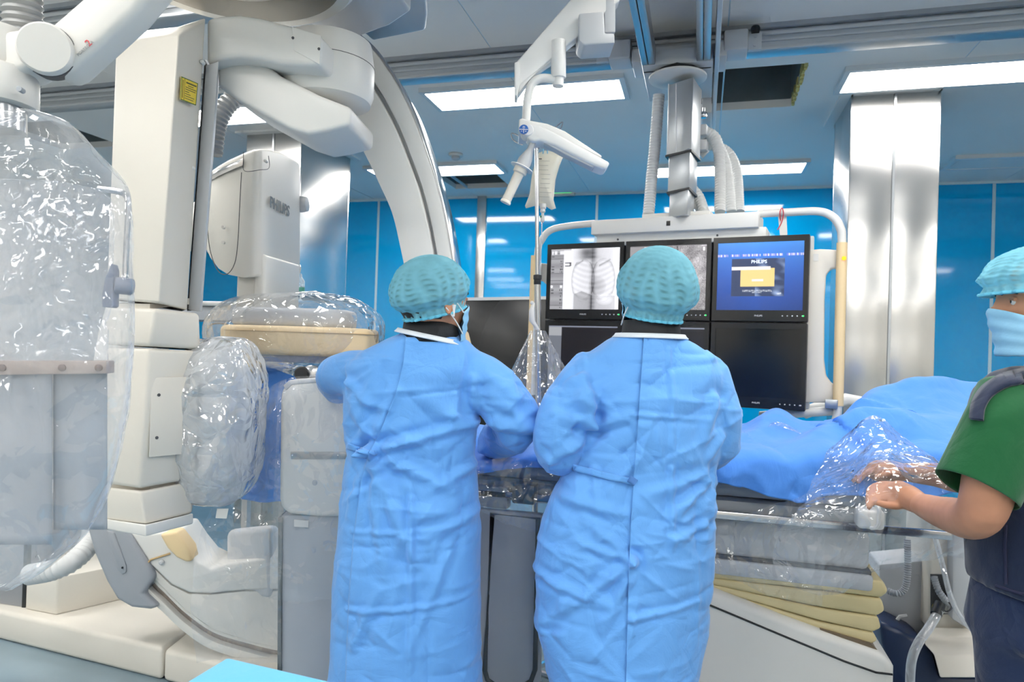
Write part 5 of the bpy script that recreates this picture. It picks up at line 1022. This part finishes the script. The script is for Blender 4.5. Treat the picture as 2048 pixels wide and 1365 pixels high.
def face(parent, c, fdir):
    f = fdir.normalized(); r = f.cross(UP).normalized(); ew = mat('eye_white', C(235, 232, 228), .3); ir = mat('eye_iris', C(40, 26, 18), .2)
    for sx in (-1, 1):
        e = c+r*sx*.031+f*.0765+UP*.006; o = MB().lathe(e, f, [(.0005, -.011), (.008, -.008), (.011, 0), (.009, .0065), (.005, .0095), (.0005, .011)], 14).obj('eye', ew, parent); MB().lathe(e+f*.0085, f, [(.0052, 0), (.0035, .0022), (.0003, .003)], 12).obj('iris', ir, o)
        MB().tube(spline([c+r*sx*.015+f*.099+UP*.024, c+r*sx*.032+f*.094+UP*.030, c+r*sx*.05+f*.08+UP*.025], 5), .0035, 6).obj('eyebrow', hair_m, parent)
        MB().tube(spline([e-r*.014+f*.006+UP*.004, e+f*.0095+UP*.0075, e+r*.014+f*.005+UP*.004], 5), .0042, 8).obj('eyelid', skin_m, o)
class Skin:
    def __init__(s, *obs):
        vv, ff = [], []
        for ob in obs:
            me = ob.data; off = Vector(); q = ob; k = len(vv)
            while q is not None: off += q.location; q = q.parent
            vv += [v.co+off for v in me.vertices]; ff += [tuple(i+k for i in p.vertices) for p in me.polygons]
        s.b = BVHTree.FromPolygons(vv, ff)
    def hit(s, px, py, lift=.004):
        r_ = ray(px, py).normalized(); loc, n, i, d = s.b.ray_cast(EYE, r_)
        return (loc-r_*lift) if loc is not None else None
    def strip(s, pts, halfw, lift, m, name, parent, n=10, thick=.002):
        sp = spline([Vector((x, y, 0)) for x, y in pts], n); rs = []; last = None
        for i, p in enumerate(sp):
            t_ = (sp[min(i+1, len(sp)-1)]-sp[max(i-1, 0)]).normalized(); nx, ny = -t_.y, t_.x
            row_ = [s.hit(p.x+nx*halfw*k, p.y+ny*halfw*k, lift) for k in (-1, -.3, .3, 1)]
            if any(q is None for q in row_): continue
            rs.append(row_)
        return MB().rings(rs, cap=False, closed=False).obj(name, m, parent, ang=60, mods=[solid(thick, 0)])
    def panel(s, le, ri, m, name, parent, nu=80, ny=260, lift=.006, sink=-.004, thick=.0015):
        y0, y1 = le[0][1], le[-1][1]; ys = np.linspace(y0, y1, ny); rows_ = []
        for y in ys:
            xa = np.interp(y, [p[1] for p in le], [p[0] for p in le]); xb = np.interp(y, [p[1] for p in ri], [p[0] for p in ri]); rw = []
            for i in range(nu):
                k = i/(nu-1); q = s.hit(xa+(xb-xa)*k, y, lift+(sink-lift)*k**2)
                rw.append(q)
            if any(q is None for q in rw): continue
            rows_.append(rw)
        return MB().rings(rows_, cap=False, closed=False).obj(name, m, parent, ang=70, mods=[solid(thick, 0)])
def legs(mb, lx, rx, y0, d, zf=.06):
    for x in (lx, rx):
        p = P(x, y0, d); limb(mb, [p, Vector((p.x, p.y+.01, .48)), Vector((p.x, p.y+.02, .12))], [.085, .058, .042])
def shoes(parent, lx, rx, y0, d, m):
    for x in (lx, rx):
        p = P(x, y0, d); b = Vector((p.x, p.y, 0)); mb = MB()
        mb.rings([[b+HU*(w_*math.cos(t))+HN*(l_*math.sin(t)+o_)+UP*z for t in [2*PI*i/20 for i in range(20)]] for w_, l_, o_, z in ((.048, .135, .05, 0), (.05, .138, .05, .02), (.046, .12, .04, .06), (.04, .07, .0, .1), (.036, .045, -.01, .13))]).obj('shoe', m, parent)
shoe_m = mat('clog_blue', C(60, 90, 130), .5)
def hand(mb, w_, dirv, upv, s=1.0):
    d_ = dirv.normalized(); u_ = (upv-d_*upv.dot(d_)).normalized(); sd = d_.cross(u_)
    limb(mb, [w_, w_+d_*.04*s, w_+d_*.085*s], [.026*s, .034*s, .034*s])
    for k, (L_, o_) in enumerate(((.07, -.03), (.082, -.01), (.076, .011), (.06, .03))):
        a = w_+d_*.085*s+sd*o_*s; b = a+d_*L_*.5*s-u_*.008*s; c_ = a+d_*L_*.8*s-u_*.035*s; limb(mb, [a, b, c_], [.0098*s, .009*s, .0078*s], 10)
    a = w_+d_*.03*s-sd*.03*s; limb(mb, [a, a+d_*.035*s-sd*.028*s, a+d_*.065*s-sd*.03*s-u_*.01*s], [.013*s, .0105*s, .009*s], 10)

# ---- person with head turned towards the monitors
pa_ = thing('person', Vector((P(830, 1400, 2.0).x, P(830, 1400, 2.0).y, 0)), 'person in blue gown and cap with head turned to the monitors, wearing a white earpiece', 'person')
rowsA = [(652, 838, 892, .06, 1.965), (666, 815, 912, .08, 1.967), (684, 770, 938, .105, 1.978), (706, 722, 962, .125, 1.99), (735, 696, 972, .145, 2.0), (790, 692, 962, .155, 2.0), (850, 693, 952, .15, 2.0), (912, 697, 950, .148, 2.0), (1000, 684, 956, .16, 2.0), (1100, 677, 960, .165, 2.0), (1250, 667, 960, .17, 2.0), (1400, 656, 960, .175, 2.0), (1500, 652, 962, .175, 2.0)]
hA = P(868, 603, 1.93); fA = (HN*math.cos(math.radians(48))+HU*math.sin(math.radians(48)))
mb = MB(); head_shape(mb, hA, fA); limb(mb, [hA-UP*.06-fA*.02, P(862, 690, 1.97), P(850, 720, 2.0)], [.052, .056, .07]); mb.rings(ring_stack(rowsA[1:-2], .035))
limb(mb, [P(925, 752, 1.98), P(985, 782, 1.96), P(1030, 836, 1.975), P(1015, 866, 2.10), P(1005, 866, 2.22)], [.05, .045, .04, .036, .028]); hand(mb, P(1005, 866, 2.22), FW+RT*.3, UP)
limb(mb, [P(735, 750, 1.99), P(695, 748, 2.03), P(672, 760, 2.10), P(690, 790, 2.30)], [.05, .04, .032, .028]); hand(mb, P(690, 790, 2.30), FW*.7+RT*.4, UP)
legs(mb, 755, 875, 1250, 2.0)
fuse('body', mb, .0055, skin_m, pa_, 3); shoes(pa_, 755, 875, 1250, 2.0, shoe_m)
mb = MB(); mb.rings(ring_stack(rowsA))
limb(mb, [P(925, 752, 1.98), P(985, 782, 1.96), P(1033, 838, 1.97), P(1012, 872, 2.12), P(985, 885, 2.26)], [.088, .078, .068, .06, .05])
limb(mb, [P(735, 750, 1.99), P(692, 746, 2.03), P(668, 758, 2.10), P(690, 790, 2.26)], [.078, .066, .052, .046])
fA_ = [((735, 905), (945, 852), .014, .012), ((735, 905), (905, 985), .009, .013), ((735, 905), (830, 1130), .011, .016), ((735, 905), (770, 1150), .008, .014), ((735, 905), (690, 1040), .008, .012), ((735, 905), (700, 800), .006, .014), ((735, 905), (790, 780), .006, .013), ((960, 880), (850, 800), .008, .02), ((955, 940), (860, 985), .008, .012), ((960, 1040), (850, 1075), .007, .012), ((1030, 800), (960, 745), .007, .018), ((1060, 860), (960, 850), .009, .014), ((1040, 840), (980, 790), .007, .014), ((690, 770), (740, 810), .007, .012), ((822, 1000), (822, 1365), .006, .007), ((690, 1228), (955, 1205), .005, .007), ((700, 1070), (940, 1060), .003, .006), ((945, 760), (940, 860), .008, .012), ((900, 1100), (820, 1300), .006, .012), ((700, 1300), (760, 1180), .006, .012)]
gA = fuse('surgical_gown', mb, .0055, gown_m, pa_, 5, fold_fn(fA_, 1.84, .005, 3.1, 190)); SA = Skin(gA)
SA.panel([(812, 672), (806, 730), (790, 790), (762, 860), (738, 905), (722, 960), (706, 1080), (697, 1200), (690, 1366), (688, 1400)], [(925, 672), (935, 730), (930, 790), (925, 860), (925, 905), (935, 1080), (940, 1200), (940, 1366), (940, 1400)], flap_m, 'gown_flap', gA, lift=.009)
SA.strip([(694, 893), (708, 897), (722, 901), (738, 907)], 5.5, .008, gown_m, 'waist_tie', gA); SA.strip([(738, 903), (748, 908), (752, 905)], 4, .012, gown_m, 'tie_end', gA)
col = []; cc_ = P(862, 668, 1.97)
def collar(parent, c, rx, ry, z0, z1, m, nm, tilt=.0, sx=0):
    mb = MB(); mb.rings([[p+UP*(z+tilt*(p-c).dot(HU))-HN*0 for p in sup(c, rx*k, ry*k, 40, 2.0)] for z, k in ((z0, 1.06), ((z0+z1)/2, 1.0), (z1, .96))], cap=False); return mb.obj(nm, m, parent, mods=[solid(.003)])
collar(pa_, P(861, 663, 1.948), .078, .08, -.03, .026, black_c, 'undershirt_collar'); collar(gA, P(862, 672, 1.962), .098, .1, -.009, .003, mat('white_binding', C(232, 238, 245), .7), 'neck_binding', -.18)
mb = MB(); hA2 = hA-fA*.012+UP*.008
mb.rings([[hA2+(fA.cross(UP)*.079*s_*math.cos(t)+fA*(.094*s_*math.sin(t)-.006))+UP*z for t in [2*PI*i/32 for i in range(32)]] for z, s_ in ((-.06, .74), (-.035, .93), (0, 1), (.04, .98), (.075, .86), (.1, .62), (.114, .3), (.117, .05))]).obj('hair', hair_m, pa_)
cap(pa_, P(860, 583, 1.915), fA, .103, .118, .102, .30, 1.0, .69); mask(pa_, hA, fA, 1.0, (1,)); face(pa_, hA, fA)
eb = hA+fA.cross(UP).normalized()*.088-fA*(-.004)-UP*.012
MB().tube([eb, eb-UP*.014, eb-UP*.032], [.0065, .004, .0035], 10).obj('earpiece', mat('earpiece_white', C(245, 245, 245), .25), pa_)

# ---- person facing the monitors squarely
pb2 = thing('person', Vector((P(1265, 1400, 1.97).x, P(1265, 1400, 1.97).y, 0)), 'person seen squarely from behind in blue gown and cap, tied waist belt', 'person')
rowsB = [(652, 1268, 1330, .06, 1.93), (665, 1245, 1350, .08, 1.93), (684, 1212, 1386, .105, 1.94), (712, 1176, 1424, .125, 1.95), (742, 1158, 1446, .145, 1.96), (800, 1152, 1448, .155, 1.96), (860, 1150, 1440, .155, 1.96), (940, 1143, 1428, .15, 1.96), (985, 1112, 1428, .16, 1.96), (1040, 1088, 1424, .165, 1.96), (1120, 1076, 1420, .17, 1.96), (1250, 1072, 1408, .175, 1.96), (1310, 1090, 1396, .175, 1.96), (1400, 1108, 1375, .17, 1.96), (1450, 1115, 1368, .17, 1.96)]
hB = P(1310, 588, 1.92); fB = (HN*math.cos(math.radians(-22))+HU*math.sin(math.radians(-22)))
mb = MB(); head_shape(mb, hB, fB); limb(mb, [hB-UP*.06-fB*.02, P(1304, 690, 1.94), P(1300, 720, 1.96)], [.052, .056, .07]); mb.rings(ring_stack(rowsB[1:-2], .035))
limb(mb, [P(1180, 752, 1.95), P(1128, 830, 1.92), P(1108, 895, 1.95), P(1150, 905, 2.15), P(1185, 900, 2.32)], [.055, .05, .044, .036, .03]); hand(mb, P(1185, 900, 2.32), FW*.8+RT*.3, UP)
limb(mb, [P(1398, 755, 1.96), P(1424, 822, 1.95), P(1430, 882, 1.98), P(1410, 902, 2.12), P(1380, 898, 2.32)], [.055, .048, .04, .034, .028]); hand(mb, P(1380, 900, 2.32), FW*.8-RT*.3, UP)
legs(mb, 1190, 1310, 1250, 1.97)
fuse('body', mb, .0055, skin_m, pb2, 3); shoes(pb2, 1190, 1310, 1250, 1.97, shoe_m)
mb = MB()
for x in (1190, 1312):
    p = P(x, 1250, 1.97); limb(mb, [p, Vector((p.x, p.y, .5)), Vector((p.x, p.y+.01, .12))], [.1, .088, .075])
fuse('scrub_trousers', mb, .012, cloth_mat('trousers_blue', C(80, 140, 215), .3, 7), pb2, 3)
mb = MB(); mb.rings(ring_stack(rowsB))
limb(mb, [P(1200, 755, 1.95), P(1140, 822, 1.9), P(1120, 890, 1.92), P(1150, 905, 2.1), P(1182, 905, 2.28)], [.09, .082, .07, .062, .05])
limb(mb, [P(1398, 755, 1.96), P(1424, 822, 1.95), P(1430, 884, 1.98), P(1410, 905, 2.12), P(1385, 900, 2.28)], [.088, .078, .066, .058, .05])
fB_ = [((1175, 865), (1262, 832), .010, .012), ((1180, 850), (1150, 765), .009, .016), ((1180, 850), (1110, 830), .008, .012), ((1175, 880), (1090, 935), .008, .012), ((1160, 800), (1240, 770), .006, .014), ((1265, 1120), (1130, 1230), .009, .012), ((1265, 1120), (1170, 1040), .007, .012), ((1265, 1130), (1205, 1260), .008, .012), ((1265, 1120), (1150, 1090), .006, .01), ((1140, 1010), (1255, 1030), .008, .012), ((1075, 1170), (1215, 1210), .009, .011), ((1425, 955), (1300, 990), .009, .014), ((1425, 975), (1340, 1035), .009, .012), ((1420, 1060), (1345, 1080), .008, .01), ((1345, 940), (1345, 1100), .006, .007), ((1345, 700), (1345, 940), .0035, .006), ((1270, 830), (1420, 842), .004, .006), ((1262, 1235), (1400, 1210), .006, .008), ((1075, 1290), (1160, 1180), .007, .012), ((1440, 800), (1415, 880), .009, .014), ((1460, 880), (1425, 930), .008, .012), ((1195, 945), (1195, 1080), .004, .008), ((1170, 760), (1190, 860), .01, .014)]
gB = fuse('surgical_gown', mb, .0055, gown_m, pb2, 5, fold_fn(fB_, 1.8, .005, 7.7, 190)); SB = Skin(gB)
SB.panel([(1288, 672), (1283, 740), (1275, 860), (1267, 960), (1260, 1080), (1256, 1200), (1252, 1366), (1252, 1400)], [(1350, 672), (1395, 740), (1405, 860), (1400, 960), (1405, 1080), (1395, 1200), (1365, 1366), (1355, 1400)], flap_m, 'gown_flap', gB, lift=.010)
SB.strip([(1146, 936), (1180, 944), (1215, 953), (1250, 961), (1268, 965)], 6.5, .008, gown_m, 'waist_belt', gB); SB.strip([(1258, 958), (1266, 963), (1272, 967)], 7, .014, mat('belt_dots', C(80, 130, 200), .8), 'belt_end', gB)
collar(pb2, P(1302, 664, 1.925), .08, .08, -.03, .03, black_c, 'undershirt_collar'); collar(gB, P(1300, 671, 1.935), .1, .1, -.009, .003, mat('white_binding', C(232, 238, 245), .7), 'neck_binding')
mb = MB(); hB2 = hB-fB*.012+UP*.008
mb.rings([[hB2+(fB.cross(UP)*.079*s_*math.cos(t)+fB*(.094*s_*math.sin(t)-.006))+UP*z for t in [2*PI*i/32 for i in range(32)]] for z, s_ in ((-.06, .74), (-.035, .93), (0, 1), (.04, .98), (.075, .86), (.1, .62), (.114, .3), (.117, .05))]).obj('hair', hair_m, pb2)
cap(pb2, P(1314, 577, 1.905), fB, .106, .124, .118, .18, 4.0, .73); mask(pb2, hB, fB, 1.0, (-1,)); face(pb2, hB, fB)

# ---- person at the table end in green scrubs and a navy vest
pc2 = thing('person', Vector((P(2110, 1400, 1.6).x, P(2110, 1400, 1.6).y, 0)), 'person in green short sleeves and navy vest working the table control', 'person')
hC = P(2098, 612, 1.56); fC = (-HU*.96+HN*.28).normalized()
rowsC = [(735, 2050, 2190, .08, 1.56), (752, 2010, 2230, .12, 1.56), (790, 1985, 2255, .16, 1.57), (860, 1972, 2265, .18, 1.57), (960, 1970, 2265, .18, 1.57), (1080, 1972, 2262, .18, 1.57), (1180, 1975, 2260, .18, 1.57)]
mb = MB(); head_shape(mb, hC, fC); limb(mb, [hC-UP*.06-fC*.02, P(2110, 740, 1.56), P(2112, 780, 1.57)], [.055, .058, .07]); mb.rings(ring_stack(rowsC, .03)); legs(mb, 2060, 2180, 1180, 1.58)
limb(mb, [P(2030, 815, 1.46), P(1990, 920, 1.43), P(1958, 1030, 1.45), P(1900, 1030, 1.6), P(1842, 1010, 1.78)], [.06, .054, .046, .041, .029])
w_ = P(1842, 1010, 1.78); kn_ = [P(1790, 972+k*9, 1.90-k*.018) for k in range(4)]; limb(mb, [w_, P(1818, 996, 1.83), P(1795, 985, 1.88)], [.028, .034, .034])
for k in range(4):
    a = kn_[k]; limb(mb, [P(1800, 980+k*6, 1.88-k*.012), a, P(1762, 970+k*10, 1.915-k*.016), P(1740, 980+k*9, 1.91-k*.016), P(1738, 998+k*6, 1.895-k*.014)], [.0125, .0118, .0108, .0098, .0086], 10)
limb(mb, [P(1814, 1004, 1.83), P(1794, 1012, 1.83), P(1772, 1010, 1.835), P(1754, 1006, 1.845)], [.015, .012, .0105, .009], 10)
limb(mb, [P(2040, 810, 1.72), P(1990, 900, 1.85), P(1930, 955, 1.98), P(1870, 950, 2.06), P(1812, 945, 2.12)], [.058, .05, .044, .036, .028]); hand(mb, P(1812, 945, 2.12), FW*.3-RT, UP)
fuse('body', mb, .0055, skin_m, pc2, 3); shoes(pc2, 2060, 2180, 1180, 1.58, shoe_m)
# trousers, vest, sleeves
mb = MB(); mb.rings(ring_stack([(1170, 1980, 2255, .165, 1.58), (1280, 1962, 2262, .18, 1.58)]))
for x in (2060, 2180):
    p = P(x, 1260, 1.58); limb(mb, [p, Vector((p.x, p.y, .5)), Vector((p.x, p.y+.01, .1))], [.115, .095, .075])
fuse('scrub_trousers', mb, .012, cloth_mat('trousers_navy', C(32, 46, 78), .3, 7), pc2, 4)
mb = MB(); mb.rings(ring_stack(rowsC, -.004)); vest = fuse('lead_vest', mb, .009, navy_c, pc2, 4, fold_fn([((1985, 1100), (2040, 1000), .006, .015), ((1980, 1160), (2048, 1180), .006, .012)], 1.42, .003, 2.2, 20))
SC = Skin(vest); SC.strip([(1990, 1172), (2015, 1180), (2047, 1190)], 3, .003, mat('vest_piping', C(40, 42, 70), .7), 'vest_piping', vest); SC.strip([(2012, 1050), (2010, 1100), (2012, 1170)], 3, .003, mat('vest_piping', C(40, 42, 70), .7), 'vest_piping', vest)
def sleeve(pts, rad, nm, folds):
    sp = spline(pts, 10); n = len(sp); mb = MB(); rs = []
    ax = (sp[-1]-sp[0]).normalized(); a = FW.cross(ax).normalized(); b = ax.cross(a)
    for i, p in enumerate(sp):
        t_ = i/(n-1); r_ = rad[0]+(rad[1]-rad[0])*t_
        rs.append([p+(a*math.cos(q)+b*math.sin(q)*.85)*r_*(1+.03*math.sin(3*q+2)*t_+.02*math.sin(5*q)*t_) for q in [2*PI*k/64 for k in range(64)]])
    rs = [[sp[0]-ax*.03+(v-sp[0])*.35 for v in rs[0]], [sp[0]-ax*.02+(v-sp[0])*.8 for v in rs[0]]]+rs
    rs.append([v*.97+sp[-1]*.03+ax*.002 for v in rs[-1]]); rs.append([v*.95+sp[-1]*.05-ax*.06 for v in rs[-2]])
    vs2 = [[v+crumple(v, .004, .8, 3) for v in r] for r in rs]
    return mb.rings(vs2, cap=False).obj(nm, green_m, pc2, ang=50, mods=[solid(.0015), subd(1)])
sl = sleeve([P(2035, 800, 1.47), P(2010, 860, 1.44), P(1950, 982, 1.43)], (.083, .083), 'green_sleeve', []); sleeve([P(2040, 810, 1.72), P(2010, 860, 1.78), P(1980, 915, 1.86)], (.08, .078), 'green_sleeve', [])
SS = Skin(sl, vest); SS.strip([(1953, 840), (1957, 812), (1972, 786), (1996, 768), (2022, 758), (2060, 752), (2100, 750)], 13, .009, navy_c, 'shoulder_strap', vest, thick=.008)
mb = MB(); hC2 = hC-fC*.012+UP*.008
mb.rings([[hC2+(fC.cross(UP)*.08*s_*math.cos(t)+fC*(.1*s_*math.sin(t)-.01))+UP*z for t in [2*PI*i/32 for i in range(32)]] for z, s_ in ((-.06, .74), (-.035, .9), (0, .98), (.04, .98), (.075, .86), (.1, .62), (.114, .3), (.117, .05))]).obj('hair', hair_m, pc2)
cap(pc2, P(2082, 575, 1.555), fC, .105, .126, .098, -.06, 7.0, .52); mask(pc2, hC-UP*.006+fC*.002, fC); face(pc2, hC, fC)
